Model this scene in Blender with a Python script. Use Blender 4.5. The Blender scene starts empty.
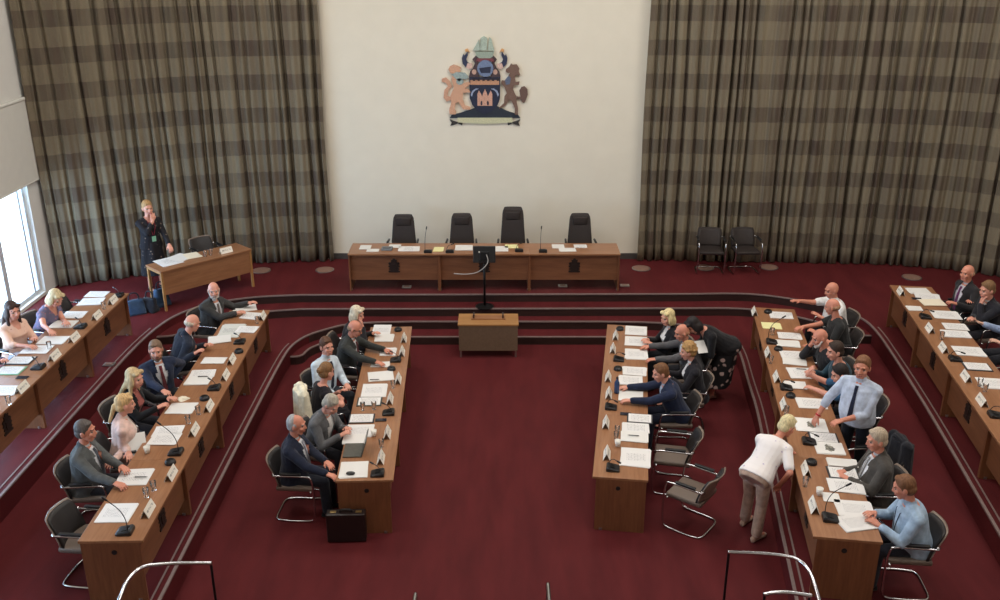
import bpy, bmesh, math, random
from mathutils import Vector, Matrix, Euler
random.seed(7)
SC = bpy.context.scene
COL = SC.collection
PI = math.pi
R = math.radians
V = Vector

# ------------------------------------------------------------------ materials
def srgb(c):
    def f(u):
        u /= 255.0
        return u / 12.92 if u <= .04045 else ((u + .055) / 1.055) ** 2.4
    return (f(c[0]), f(c[1]), f(c[2]), 1)

class NT:
    def __init__(s, name):
        s.m = bpy.data.materials.new(name); s.m.use_nodes = True
        s.t = s.m.node_tree; s.t.nodes.clear()
        s.o = s.n('ShaderNodeOutputMaterial'); s.b = s.n('ShaderNodeBsdfPrincipled')
        s.l(s.b.outputs[0], s.o.inputs[0])
    def n(s, typ, **kw):
        nd = s.t.nodes.new(typ)
        for k, v in kw.items(): setattr(nd, k, v)
        return nd
    def l(s, a, b): s.t.links.new(a, b)
    def coord(s, scale=(1, 1, 1), kind='Object', rot=(0, 0, 0)):
        tc = s.n('ShaderNodeTexCoord'); mp = s.n('ShaderNodeMapping')
        mp.inputs['Scale'].default_value = scale; mp.inputs['Rotation'].default_value = rot
        s.l(tc.outputs[kind], mp.inputs[0]); return mp.outputs[0]
    def ramp(s, fac, stops, mode='LINEAR'):
        r = s.n('ShaderNodeValToRGB'); r.color_ramp.interpolation = mode
        e = r.color_ramp.elements
        while len(e) < len(stops): e.new(.5)
        for i, (p, c) in enumerate(stops): e[i].position = p; e[i].color = c
        s.l(fac, r.inputs[0]); return r.outputs[0]
    def noise(s, co, scale, detail=4, rough=.5):
        n = s.n('ShaderNodeTexNoise'); n.inputs['Scale'].default_value = scale
        n.inputs['Detail'].default_value = detail; n.inputs['Roughness'].default_value = rough
        s.l(co, n.inputs['Vector']); return n.outputs['Fac']
    def math(s, op, a, b=None):
        n = s.n('ShaderNodeMath', operation=op)
        for i, x in enumerate((a, b)):
            if x is None: continue
            if isinstance(x, (int, float)): n.inputs[i].default_value = x
            else: s.l(x, n.inputs[i])
        return n.outputs[0]
    def mix(s, fac, a, b, mode='MIX'):
        n = s.n('ShaderNodeMix', data_type='RGBA', blend_type=mode)
        for i, x in ((0, fac), (6, a), (7, b)):
            if isinstance(x, (int, float)): n.inputs[i].default_value = x
            elif isinstance(x, tuple): n.inputs[i].default_value = x
            else: s.l(x, n.inputs[i])
        return n.outputs[2]
    def bump(s, h, strength=.3, dist=.01):
        b = s.n('ShaderNodeBump'); b.inputs['Strength'].default_value = strength
        b.inputs['Distance'].default_value = dist
        s.l(h, b.inputs['Height']); s.l(b.outputs[0], s.b.inputs['Normal'])
    def base(s, c, rough=.6, metal=0, spec=.5):
        if isinstance(c, tuple): s.b.inputs['Base Color'].default_value = c
        else: s.l(c, s.b.inputs['Base Color'])
        s.b.inputs['Roughness'].default_value = rough; s.b.inputs['Metallic'].default_value = metal
        s.b.inputs['Specular IOR Level'].default_value = spec
        return s.m

_cache = {}
def plain(name, rgb, rough=.6, metal=0, var=.12, scale=30, spec=.5):
    k = (name, rgb)
    if k in _cache: return _cache[k]
    t = NT(name); c = srgb(rgb)
    lo = tuple(x * (1 - var) for x in c[:3]) + (1,); hi = tuple(min(1, x * (1 + var)) for x in c[:3]) + (1,)
    f = t.noise(t.coord(), scale)
    _cache[k] = t.base(t.ramp(f, [(.3, lo), (.7, hi)]), rough, metal, spec)
    return _cache[k]

def cloth(rgb, rough=.85):
    k = ('cloth', rgb)
    if k in _cache: return _cache[k]
    t = NT('cloth'); c = srgb(rgb)
    lo = tuple(x * .82 for x in c[:3]) + (1,); hi = tuple(min(1, x * 1.12) for x in c[:3]) + (1,)
    co = t.coord()
    f = t.noise(co, 14, 3); t.bump(t.noise(co, 9, 3), .6, .03)
    t.b.inputs['Sheen Weight'].default_value = .12
    _cache[k] = t.base(t.ramp(f, [(.35, lo), (.65, hi)]), rough, 0, .2)
    return _cache[k]

def floral(ground, blooms, scale=16, amount=.42):
    k = ('floral', ground, blooms)
    if k in _cache: return _cache[k]
    t = NT('floral_cloth'); co = t.coord()
    v = t.n('ShaderNodeTexVoronoi'); v.inputs['Scale'].default_value = scale; t.l(co, v.inputs['Vector'])
    f = t.math('ADD', v.outputs['Distance'], t.math('MULTIPLY', t.noise(co, scale * 2.2), .35))
    col = t.ramp(f, [(0, srgb(blooms)), (amount, srgb(blooms)), (amount + .08, srgb(ground)), (1, srgb(ground))])
    _cache[k] = t.base(col, .85, 0, .2)
    return _cache[k]

def m_wood(name, dark, light, rough=.38, axis=0):
    t = NT(name)
    sc = [3.2, 34, 34]; sc = (34, 34, 3.2) if axis == 2 else (3.2, 34, 34)
    co = t.coord(sc)
    f = t.noise(co, 1.0, 5, .6); g = t.noise(t.coord((1.1, 7, 7) if axis == 0 else (7, 7, 1.1)), 1.0, 2)
    f = t.math('ADD', t.math('MULTIPLY', f, .55), t.math('MULTIPLY', g, .45))
    col = t.ramp(f, [(.32, srgb(dark)), (.68, srgb(light))])
    return t.base(col, rough, 0, .4)

def m_carpet(name, a, b):
    t = NT(name); co = t.coord()
    f1 = t.noise(co, 260, 3, .7); f2 = t.noise(t.coord((2.5, .5, 1)), 1.6, 4, .6)
    f = t.math('ADD', t.math('MULTIPLY', f1, .5), t.math('MULTIPLY', f2, .5))
    t.bump(f1, .4, .008)
    return t.base(t.ramp(f, [(.35, srgb(a)), (.65, srgb(b))]), .6, 0, .08)

def m_curtain():
    t = NT('checked_curtain_fabric')
    uv = t.n('ShaderNodeUVMap'); uv.uv_map = 'UVMap'
    sep = t.n('ShaderNodeSeparateXYZ'); t.l(uv.outputs[0], sep.inputs[0])
    u, v = sep.outputs[0], sep.outputs[1]
    wob = t.math('MULTIPLY', t.noise(uv.outputs[0], 9, 3), .03)
    band = t.math('GREATER_THAN', t.math('FRACT', t.math('ADD', t.math('MULTIPLY', v, 1 / .62), wob)), .54)
    colm = t.math('FRACT', t.math('ADD', t.math('MULTIPLY', u, 1 / .54), wob))
    colm = t.math('GREATER_THAN', colm, .5)
    mp3 = t.n('ShaderNodeMapping'); mp3.inputs['Scale'].default_value = (2.3, .9, 1); t.l(uv.outputs[0], mp3.inputs[0])
    band = t.math('MULTIPLY', band, t.math('ADD', t.math('MULTIPLY', t.noise(mp3.outputs[0], 1, 2), 1.6), .1))
    mp = t.n('ShaderNodeMapping'); mp.inputs['Scale'].default_value = (190, 80, 1); t.l(uv.outputs[0], mp.inputs[0])
    weave = t.noise(mp.outputs[0], 1, 3, .7)
    mp2 = t.n('ShaderNodeMapping'); mp2.inputs['Scale'].default_value = (3.7, .25, 1); t.l(uv.outputs[0], mp2.inputs[0])
    hue = t.noise(mp2.outputs[0], 1, 2)
    light = t.mix(t.ramp(hue, [(.4, (0, 0, 0, 1)), (.6, (1, 1, 1, 1))]), srgb(CUR[0]), srgb(CUR[1]))
    dark = t.mix(t.ramp(hue, [(.4, (0, 0, 0, 1)), (.6, (1, 1, 1, 1))]), srgb(CUR[2]), srgb(CUR[3]))
    fac = t.math('ADD', t.math('MULTIPLY', band, .58), t.math('MULTIPLY', colm, .3))
    c = t.mix(fac, light, dark)
    c = t.mix(.75, c, t.ramp(weave, [(.3, (.35, .35, .35, 1)), (.7, (1, 1, 1, 1))]), 'MULTIPLY')
    return t.base(c, .9, 0, .1)
CUR = ((148, 136, 114), (136, 125, 106), (104, 96, 84), (94, 80, 72))

def m_paper(kind):
    k = ('paper', kind)
    if k in _cache: return _cache[k]
    t = NT('paper_' + kind); co = t.coord()
    base = {'text': (226, 224, 222), 'plain': (224, 222, 218), 'yellow': (232, 226, 168), 'green': (128, 176, 146), 'pic': (232, 230, 226), 'news': (205, 205, 198), 'cream': (232, 222, 200)}[kind]
    c = srgb(base)
    if kind in ('text', 'news'):
        sep = t.n('ShaderNodeSeparateXYZ'); t.l(co, sep.inputs[0])
        line = t.math('GREATER_THAN', t.math('FRACT', t.math('MULTIPLY', sep.outputs[1], 55)), .62)
        words = t.math('GREATER_THAN', t.noise(t.coord((60, 55, 1)), 1.0, 1), .48)
        inx = t.math('LESS_THAN', t.math('ABSOLUTE', sep.outputs[0]), .085)
        iny = t.math('LESS_THAN', t.math('ABSOLUTE', sep.outputs[1]), .12)
        f = t.math('MULTIPLY', t.math('MULTIPLY', line, words), t.math('MULTIPLY', inx, iny))
        f = t.math('MULTIPLY', f, .55 if kind == 'text' else .9)
        c = t.mix(f, c, srgb((110, 110, 116)))
    if kind == 'pic':
        sep = t.n('ShaderNodeSeparateXYZ'); t.l(co, sep.inputs[0])
        g = t.n('ShaderNodeVectorMath', operation='LENGTH'); t.l(t.coord((1.0, 1.6, 1)), g.inputs[0])
        f = t.math('LESS_THAN', t.math('ADD', g.outputs['Value'], t.math('MULTIPLY', t.noise(co, 25, 3), .12)), .145)
        c = t.mix(f, c, t.ramp(t.noise(co, 40, 3), [(.35, srgb((70, 72, 70))), (.65, srgb((150, 146, 132)))]))
    _cache[k] = t.base(c, .7, 0, .3)
    return _cache[k]

def m_glass():
    t = NT('clear_glass'); t.b.inputs['Transmission Weight'].default_value = .96
    t.b.inputs['IOR'].default_value = 1.12
    return t.base((1, 1, 1, 1), .03, 0, 1)

def m_emit(name, rgb, s):
    t = NT(name); t.b.inputs['Emission Color'].default_value = srgb(rgb); t.b.inputs['Emission Strength'].default_value = s
    return t.base(srgb(rgb), .3)

def m_pane():
    t = NT('window_glass'); tr = t.n('ShaderNodeBsdfTransparent'); gl = t.n('ShaderNodeBsdfGlossy'); mx = t.n('ShaderNodeMixShader')
    gl.inputs['Roughness'].default_value = .02; tr.inputs[0].default_value = (.94, .98, 1, 1); mx.inputs[0].default_value = .06
    t.l(tr.outputs[0], mx.inputs[1]); t.l(gl.outputs[0], mx.inputs[2]); t.l(mx.outputs[0], t.o.inputs[0])
    return t.m
M = {}
M['pane'] = m_pane()
M['wood'] = m_wood('desk_wood', (134, 90, 61), (163, 117, 84), .3)
M['wood_panel'] = m_wood('desk_panel_wood', (106, 66, 44), (134, 88, 60), .45)
M['wood_end'] = m_wood('desk_end_wood', (104, 62, 40), (134, 86, 56), .45, axis=2)
M['wood_dark'] = m_wood('dark_riser_wood', (42, 28, 26), (60, 42, 38), .4)
M['oak'] = m_wood('oak', (150, 106, 62), (176, 130, 82))
M['taupe_panel'] = plain('taupe_board', (112, 92, 74), .55)
M['carpet'] = m_carpet('maroon_carpet', (76, 28, 31), (98, 38, 40))
M['wall'] = plain('cream_plaster', (226, 219, 202), .8, 0, .02, 3)
M['wall_white'] = plain('white_plaster', (222, 220, 214), .85, 0, .02, 3)
M['ceiling'] = plain('ceiling_white', (225, 222, 215), .9, 0, .02, 3)
M['skirting'] = plain('grey_skirting', (70, 66, 64), .6)
M['nosing'] = plain('worn_nosing', (136, 118, 114), .5, .2)
M['chrome'] = plain('chrome', (205, 205, 208), .18, 1, .03)
M['steel'] = plain('brushed_steel', (170, 168, 165), .35, .9, .05)
M['black'] = plain('black_plastic', (26, 26, 28), .4)
M['blackmetal'] = plain('black_metal', (22, 22, 24), .35, .4)
M['leather'] = plain('brown_grey_leather', (50, 43, 41), .6, 0, .15, 60, .3)
M['chairfab'] = plain('black_chair_fabric', (40, 36, 36), .55, 0, .15, 80)
M['seatfab'] = plain('taupe_seat_fabric', (108, 94, 84), .5, 0, .12, 80)
M['shell'] = plain('taupe_back_shell', (132, 116, 104), .4)
M['emblem'] = plain('dark_bronze', (44, 32, 28), .5, .3)
M['screen'] = plain('dark_screen', (20, 22, 40), .15)
M['laptopgrey'] = plain('laptop_grey', (92, 92, 86), .4, .3)
M['glass'] = m_glass()
M['white'] = plain('white_ceramic', (228, 224, 216), .35, 0, .03)
M['beige'] = plain('beige_card', (196, 160, 118), .6)
M['bluebag'] = cloth((52, 72, 98)); M['blackbag'] = cloth((34, 36, 44))
M['briefcase'] = plain('black_leather', (34, 24, 24), .35)
M['brass'] = plain('brass', (190, 165, 110), .3, .9)
M['blind'] = plain('roller_blind_fabric', (214, 212, 204), .9, 0, .02, 5)
M['frame'] = plain('white_window_frame', (206, 212, 218), .5)
M['discs'] = plain('floor_box_lid', (150, 118, 104), .5, .2)
M['cable'] = plain('pale_cable', (170, 164, 156), .5)
M['bottle'] = plain('blue_bottle', (48, 70, 112), .25)
M['cur'] = m_curtain()
M['eye'] = plain('eye', (48, 38, 34), .3); M['lips'] = plain('lips', (168, 96, 88), .5)

# ------------------------------------------------------------------ mesh builder
def frame_from(d):
    d = d.normalized()
    a = V((0, 0, 1)) if abs(d.z) < .9 else V((1, 0, 0))
    x = d.cross(a).normalized(); y = d.cross(x).normalized()
    return x, y

class MB:
    def __init__(s): s.bm = bmesh.new(); s.mi = 0
    def face(s, vs):
        try:
            f = s.bm.faces.new(vs); f.material_index = s.mi; return f
        except ValueError: return None
    def box(s, c, d, bev=0.0, rot=None, seg=2):
        mat = Matrix.Translation(V(c))
        if rot is not None: mat = mat @ Euler(rot).to_matrix().to_4x4()
        g = bmesh.ops.create_cube(s.bm, size=1, matrix=mat @ Matrix.Diagonal((d[0], d[1], d[2], 1)))
        vs = g['verts']; fs = set(f for v in vs for f in v.link_faces)
        for f in fs: f.material_index = s.mi
        if bev > 0:
            es = set(e for v in vs for e in v.link_edges)
            r = bmesh.ops.bevel(s.bm, geom=list(es), offset=bev, segments=seg, affect='EDGES', profile=.6)
            for f in r['faces']: f.material_index = s.mi
        return s
    def rings(s, rs, cap=True, closed=True):
        vv = [[s.bm.verts.new(p) for p in r] for r in rs]
        n = len(vv[0])
        for a, b in zip(vv, vv[1:]):
            for i in range(n if closed else n - 1):
                j = (i + 1) % n
                s.face((a[i], a[j], b[j], b[i]))
        if cap:
            s.face(list(reversed(vv[0]))); s.face(vv[-1])
        return s
    def cone(s, p0, p1, r0, r1, n=10, k=3):
        p0, p1 = V(p0), V(p1); d = p1 - p0
        if d.length < 1e-6: d = V((0, 0, 1e-4))
        x, y = frame_from(d); d = d.normalized()
        rs = []
        for i in range(k):
            a = PI / 2 * (1 - (i + .35) / k)
            rs.append((p0 - d * r0 * math.sin(a), r0 * math.cos(a)))
        rs.append((p0, r0)); rs.append((p1, r1))
        for i in range(k):
            a = PI / 2 * ((i + .65) / k)
            rs.append((p1 + d * r1 * math.sin(a), r1 * math.cos(a)))
        out = [[c + (x * math.cos(2 * PI * j / n) + y * math.sin(2 * PI * j / n)) * r for j in range(n)] for c, r in rs]
        return s.rings(out)
    def cyl(s, p0, p1, r0, r1=None, n=14):
        r1 = r0 if r1 is None else r1
        p0, p1 = V(p0), V(p1); x, y = frame_from(p1 - p0)
        return s.rings([[c + (x * math.cos(2 * PI * j / n) + y * math.sin(2 * PI * j / n)) * r for j in range(n)] for c, r in ((p0, r0), (p1, r1))])
    def lathe(s, prof, c=(0, 0, 0), n=20):
        c = V(c)
        return s.rings([[c + V((r * math.cos(2 * PI * j / n), r * math.sin(2 * PI * j / n), z)) for j in range(n)] for r, z in prof])
    def ell(s, c, r, rot=None, n=14, k=9):
        c = V(c); m = rot if rot is not None else Matrix.Identity(3)
        rs = []
        for i in range(k):
            a = -PI / 2 + PI * (i + .5) / k
            rs.append([c + m @ V((r[0] * math.cos(a) * math.cos(2 * PI * j / n), r[1] * math.cos(a) * math.sin(2 * PI * j / n), r[2] * math.sin(a))) for j in range(n)])
        return s.rings(rs)
    def tube(s, pts, r, n=8, smooth=0):
        pts = [V(p) for p in pts]
        if smooth:
            for _ in range(smooth):
                q = [pts[0]]
                for a, b in zip(pts, pts[1:]): q += [a * .75 + b * .25, a * .25 + b * .75]
                q.append(pts[-1]); pts = q
        rs = []; prev = None
        for i, p in enumerate(pts):
            d = (pts[min(i + 1, len(pts) - 1)] - pts[max(i - 1, 0)]).normalized()
            if prev is None: x, y = frame_from(d)
            else:
                x = (prev - d * prev.dot(d)).normalized(); y = d.cross(x).normalized()
            prev = x
            rs.append([p + (x * math.cos(2 * PI * j / n) + y * math.sin(2 * PI * j / n)) * r for j in range(n)])
        return s.rings(rs)
    def prism(s, poly, axis, a, b):
        """poly of 2-D points extruded along axis ('y' : poly is x,z ; 'z' : poly is x,y)"""
        f = (lambda p, t: V((p[0], t, p[1]))) if axis == 'y' else (lambda p, t: V((p[0], p[1], t)))
        v0 = [s.bm.verts.new(f(p, a)) for p in poly]; v1 = [s.bm.verts.new(f(p, b)) for p in poly]
        n = len(poly)
        s.face(v0); s.face(v1)
        for i in range(n): s.face((v0[i], v0[(i + 1) % n], v1[(i + 1) % n], v1[i]))
        return s
    def mesh(s, name, mats, smooth=False):
        bmesh.ops.recalc_face_normals(s.bm, faces=s.bm.faces)
        me = bpy.data.meshes.new(name); s.bm.to_mesh(me); s.bm.free()
        for m in (mats if isinstance(mats, (list, tuple)) else [mats]): me.materials.append(m)
        if smooth:
            for p in me.polygons: p.use_smooth = True
        return me
    def build(s, name, mats, parent=None, smooth=False, loc=None, rz=None):
        me = s.mesh(name, mats, smooth)
        o = bpy.data.objects.new(name, me); COL.objects.link(o)
        if parent is not None: o.parent = parent
        if loc is not None: o.location = loc
        if rz is not None: o.rotation_euler = (0, 0, rz)
        return o

def tag(o, label, cat, group=None, kind=None):
    o['label'] = label; o['category'] = cat
    if group: o['group'] = group
    if kind: o['kind'] = kind
    return o
def thing(name, label, cat, loc=(0, 0, 0), rz=0, group=None):
    o = bpy.data.objects.new(name, None); COL.objects.link(o)
    o.location = loc; o.rotation_euler = (0, 0, rz); o.empty_display_size = .1
    return tag(o, label, cat, group)
def structure(o):
    o['kind'] = 'structure'; return o
KIDS = {}
def freeze(root):
    """remember a prototype's parts so that copies need no scene look-ups"""
    KIDS[root.name] = [(c, [g for g in c.children]) for c in root.children]
    return root
def dup(root, loc, rz, label, group=None):
    r = root.copy(); COL.objects.link(r); r.location = loc; r.rotation_euler = (0, 0, rz); r['label'] = label
    if group: r['group'] = group
    for ch, gs in KIDS.get(root.name, []):
        c = ch.copy(); COL.objects.link(c); c.parent = r
        for g in gs:
            d = g.copy(); COL.objects.link(d); d.parent = c
    return r
# ------------------------------------------------------------------ the room
A_L = [(-3.66, 16.16), (-4.4, 16.08), (-5.0, 15.86), (-5.42, 15.52), (-5.67, 15.1), (-5.8, 14.5), (-5.86, 13.6), (-5.86, 12), (-5.86, 4)]
A_R = [(3.5, 16.21), (4.43, 16.25), (4.95, 16.13), (5.5, 15.85), (6.03, 15.42), (6.27, 14.98), (6.28, 14.4), (6.17, 13.44), (6.08, 12.68), (5.92, 11.47), (5.53, 8.99), (4.75, 4)]
B_L = [(-3.6, 15.83), (-4.3, 15.7), (-4.8, 15.5), (-5.15, 15.2), (-5.38, 14.85), (-5.48, 14.6), (-5.81, 14.55)]
B_R = [(3.5, 15.87), (4.3, 15.88), (4.8, 15.75), (5.35, 15.42), (5.8, 14.97), (5.95, 14.62), (6.3, 14.6)]
C_L = [(-1.6, 15.60), (-2.67, 15.53), (-3.06, 15.25), (-3.36, 14.96), (-3.52, 14.55), (-3.56, 14.0), (-3.56, 12), (-3.5, 4)]
C_R = [(1.8, 15.60), (3.0, 15.55), (3.62, 15.3), (3.95, 14.9), (4.0, 14.34), (3.84, 13.13), (3.75, 12.2), (3.40, 10.14), (3.09, 8.07), (2.45, 4)]
D_L = [(-1.58, 15.25), (-2.6, 15.21), (-3.0, 15.03), (-3.18, 14.88), (-3.29, 14.7), (-3.33, 14.42), (-3.6, 14.4)]
D_R = [(1.8, 15.25), (2.8, 15.24), (3.3, 15.05), (3.6, 14.85), (3.72, 14.45), (4.0, 14.4)]
XL, XR, YB, YN = -8.35, 10.9, 18.25, -3.0

def chaikin(p, n=2):
    for _ in range(n):
        q = [p[0]]
        for a, b in zip(p, p[1:]):
            q += [(a[0] * .75 + b[0] * .25, a[1] * .75 + b[1] * .25), (a[0] * .25 + b[0] * .75, a[1] * .25 + b[1] * .75)]
        q.append(p[-1]); p = q
    return p
def edge(l, r): return list(reversed(chaikin(l))) + chaikin(r)   # near left ... far ... near right
eA, eC = edge(A_L, A_R), edge(C_L, C_R)
eB = list(reversed(chaikin(B_L))) + chaikin(B_R)
eD = list(reversed(chaikin(D_L))) + chaikin(D_R)

def tier(name, inner, outer, z):
    b = MB(); b.prism(inner + outer, 'z', 0, z)
    me = b.mesh(name, [M['carpet'], M['wood_dark']])
    for p in me.polygons:
        p.material_index = 0 if abs(p.normal.z) > .5 or abs(p.normal.x) > .8 and name in ('floor_mid_tier', 'floor_upper_tier') else 1
    o = bpy.data.objects.new(name, me); COL.objects.link(o)
    return structure(o)
yn = 4
tier('floor_mid_tier', eC, [(XR, yn), (XR, YB), (XL, YB), (XL, yn)], .3)
tier('floor_upper_tier', eA, [(XR, yn), (XR, YB), (XL, YB), (XL, yn)], .6)
tier('floor_upper_step', eB, [(6.6, 15.2), (5.6, 16.5), (-5.2, 16.5), (-6.0, 15.2)], .45)
tier('floor_lower_step', eD, [(4.1, 15.0), (3.4, 15.7), (-3.0, 15.7), (-3.7, 14.9)], .15)
b = MB(); b.prism([(XL - .3, YN), (XR + .3, YN), (XR + .3, YB + .3), (XL - .3, YB + .3)], 'z', -.2, 0)
structure(b.build('floor', M['carpet']))

def ribbon(b, poly, w0, w1, z0, z1):
    n = len(poly); a0, a1 = [], []
    for i, p in enumerate(poly):
        q0, q1 = V(poly[max(i - 1, 0)]), V(poly[min(i + 1, n - 1)])
        d = (q1 - q0).normalized(); nr = V((-d.y, d.x))       # to the left of travel = outwards
        a0.append(V(p) + nr * w0); a1.append(V(p) + nr * w1)
    rs = [[V((p.x, p.y, z0)), V((q.x, q.y, z0)), V((q.x, q.y, z1)), V((p.x, p.y, z1))] for p, q in zip(a0, a1)]
    b.rings(rs)
k = 1
for poly, z in ((eA, .6), (eB, .45), (eC, .3), (eD, .15)):
    b = MB(); ribbon(b, poly, -.012, .022, z - .016, z + .006)
    structure(b.build('trim_%d' % k, M['nosing'])); k += 1
for poly, z in ((eA, .6), (eC, .3)):
    for side in (-1, 1):
        part = [p for p in poly if p[1] < 14.7 and p[0] * side > 0]
        b = MB(); ribbon(b, part, .08, .1, z - .01, z + .006)
        structure(b.build('trim_%d' % k, M['nosing'])); k += 1

# walls
def wallbox(name, c, d, m): structure(MB().box(c, d).build(name, m))
H = 9.0
wallbox('wall_back', (1.3, YB + .1, H / 2), (XR - XL + .6, .2, H), M['wall'])
wallbox('wall_right', (XR + .1, (YB + YN) / 2, H / 2), (.2, YB - YN, H), M['wall'])
wallbox('wall_front', (1.3, YN - .1, H / 2), (XR - XL + .6, .2, H), M['wall'])
wallbox('ceiling', (1.3, (YB + YN) / 2, H + .1), (XR - XL + .6, YB - YN + .4, .2), M['ceiling'])
# left wall round the window band (openings from y = 4 to 16.2, z .66 to 4.0)
wy0, wy1, wz0, wz1 = 5.0, 16.2, .66, 4.02
b = MB()
b.box((XL - .15, (YN + wy0) / 2, H / 2), (.3, wy0 - YN, H)); b.box((XL - .15, (wy1 + YB) / 2, H / 2), (.3, YB - wy1, H))
b.box((XL - .15, (wy0 + wy1) / 2, wz0 / 2), (.3, wy1 - wy0, wz0)); b.box((XL - .15, (wy0 + wy1) / 2, (wz1 + H) / 2), (.3, wy1 - wy0, H - wz1))
structure(b.build('wall_left', M['wall_white']))
edges = [wy1, 15.1, 13.8, 12.5, 11.2, 9.9, 8.6, 7.3, 5.0]
for i, (y1, y0) in enumerate(zip(edges, edges[1:])):
    fr = MB(); x = XL - .12
    fr.box((x, y0 + .035, (wz0 + wz1) / 2), (.09, .07, wz1 - wz0), .008); fr.box((x, y1 - .035, (wz0 + wz1) / 2), (.09, .07, wz1 - wz0), .008)
    fr.box((x, (y0 + y1) / 2, wz0 + .035), (.09, y1 - y0 - .14, .07)); fr.box((x, (y0 + y1) / 2, wz1 - .035), (.09, y1 - y0 - .14, .07))
    if i == 0: fr.box((x, 15.98, (wz0 + wz1) / 2), (.09, .06, wz1 - wz0 - .14), .008)
    w = structure(fr.build('window_%d' % (i + 1), M['frame']))
    pn = MB().box((x, (y0 + y1) / 2, (wz0 + wz1) / 2), (.008, y1 - y0 - .14, wz1 - wz0 - .14)).build('window_pane', M['pane'], w)
bl = thing('roller_blind', 'white roller blind half lowered over the window at the left edge', 'blind', (XL + .05, 10.6, 2.66))
MB().box((0, 0, .72), (.012, 12.0, 1.4)).build('blind_fabric', M['blind'], bl)
MB().cyl((0, -6.0, .012), (0, 6.0, .012), .014).build('bottom_bar', M['blind'], bl)
MB().cyl((-.01, -6.0, 1.44), (-.01, 6.0, 1.44), .035).build('roller_tube', M['blind'], bl)
b = MB(); b.box((-.1, YB - .012, .66), (6.6, .024, .12)); structure(b.build('baseboard_back', M['skirting']))

# curtains
def curtain(pts, label, seed):
    rnd = random.Random(seed)
    pts = [V(p) for p in chaikin(pts, 3)]
    segs = [(a, c) for a, c in zip(pts, pts[1:])]
    s = 0; samples = []
    for a, c in segs:
        L = (c - a).length; n = max(1, int(L / .011))
        for i in range(n):
            samples.append((a.lerp(c, i / n), (c - a).normalized(), s + L * i / n))
        s += L
    # irregular pleats: a list of deep folds with shallower ones between
    folds = []; x = 0
    while x < s + 1:
        x += rnd.choice((.13, .17, .2, .24, .28, .36)); folds.append((x, rnd.uniform(.35, 1.0) ** 1.5, rnd.uniform(.032, .055)))
    def off(q):
        o = .02 * math.sin(q * 21 + seed) + .012 * math.sin(q * 47 + 2 * seed)
        for x0, a, w in folds:
            if abs(q - x0) < w: o -= .2 * a * (.5 + .5 * math.cos(PI * (q - x0) / w)) ** .8
        return o
    zs = [.615 + (6.9 - .615) * i / 20 for i in range(21)]
    bm = bmesh.new(); uvl = bm.loops.layers.uv.new('UVMap')
    grid = []; us = []; u = 0; prev = None
    for p, d, q in samples:
        nr = V((-d.y, d.x)); nr = -nr if nr.y > 0 else nr     # towards the room
        o = p + nr * off(q)
        u += (o - prev).length if prev is not None else 0; prev = o; us.append(u)
        colv = []
        for z in zs:
            wv = .015 * math.sin(q * 3.1 + z * .7 + seed) * (1 - (z - .6) / 6.3)
            oo = p + nr * (off(q) * (1.06 - .04 * z) + wv) + V((.012 * math.sin(z * 1.3 + q * 5), 0))
            colv.append(bm.verts.new((oo.x, min(oo.y, YB - .03), z)))
        grid.append(colv)
    for i in range(len(grid) - 1):
        for j in range(len(zs) - 1):
            f = bm.faces.new((grid[i][j], grid[i + 1][j], grid[i + 1][j + 1], grid[i][j + 1]))
            f.smooth = True
            for lp, (ii, jj) in zip(f.loops, ((i, j), (i + 1, j), (i + 1, j + 1), (i, j + 1))):
                lp[uvl].uv = (us[ii], zs[jj])
    me = bpy.data.meshes.new('curtain'); bm.to_mesh(me); bm.free(); me.materials.append(M['cur'])
    o = bpy.data.objects.new('stage_curtain', me); COL.objects.link(o)
    so = o.modifiers.new('thickness', 'SOLIDIFY'); so.thickness = .006; so.offset = -1
    tag(o, label, 'curtain')
curtain([(-8.27, 16.55), (-8.0, 16.62), (-6.81, 17.3), (-5.9, 17.68), (-5.03, 17.93), (-3.36, 18.06)], 'tall checked brown curtain left of the coat of arms, from window to cream wall', 3)
curtain([(2.77, 18.1), (4.05, 18.05), (5.23, 17.98), (7.24, 17.9), (8.74, 17.62), (9.64, 17.1), (10.75, 16.2)], 'tall checked brown curtain right of the coat of arms', 8)

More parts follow.
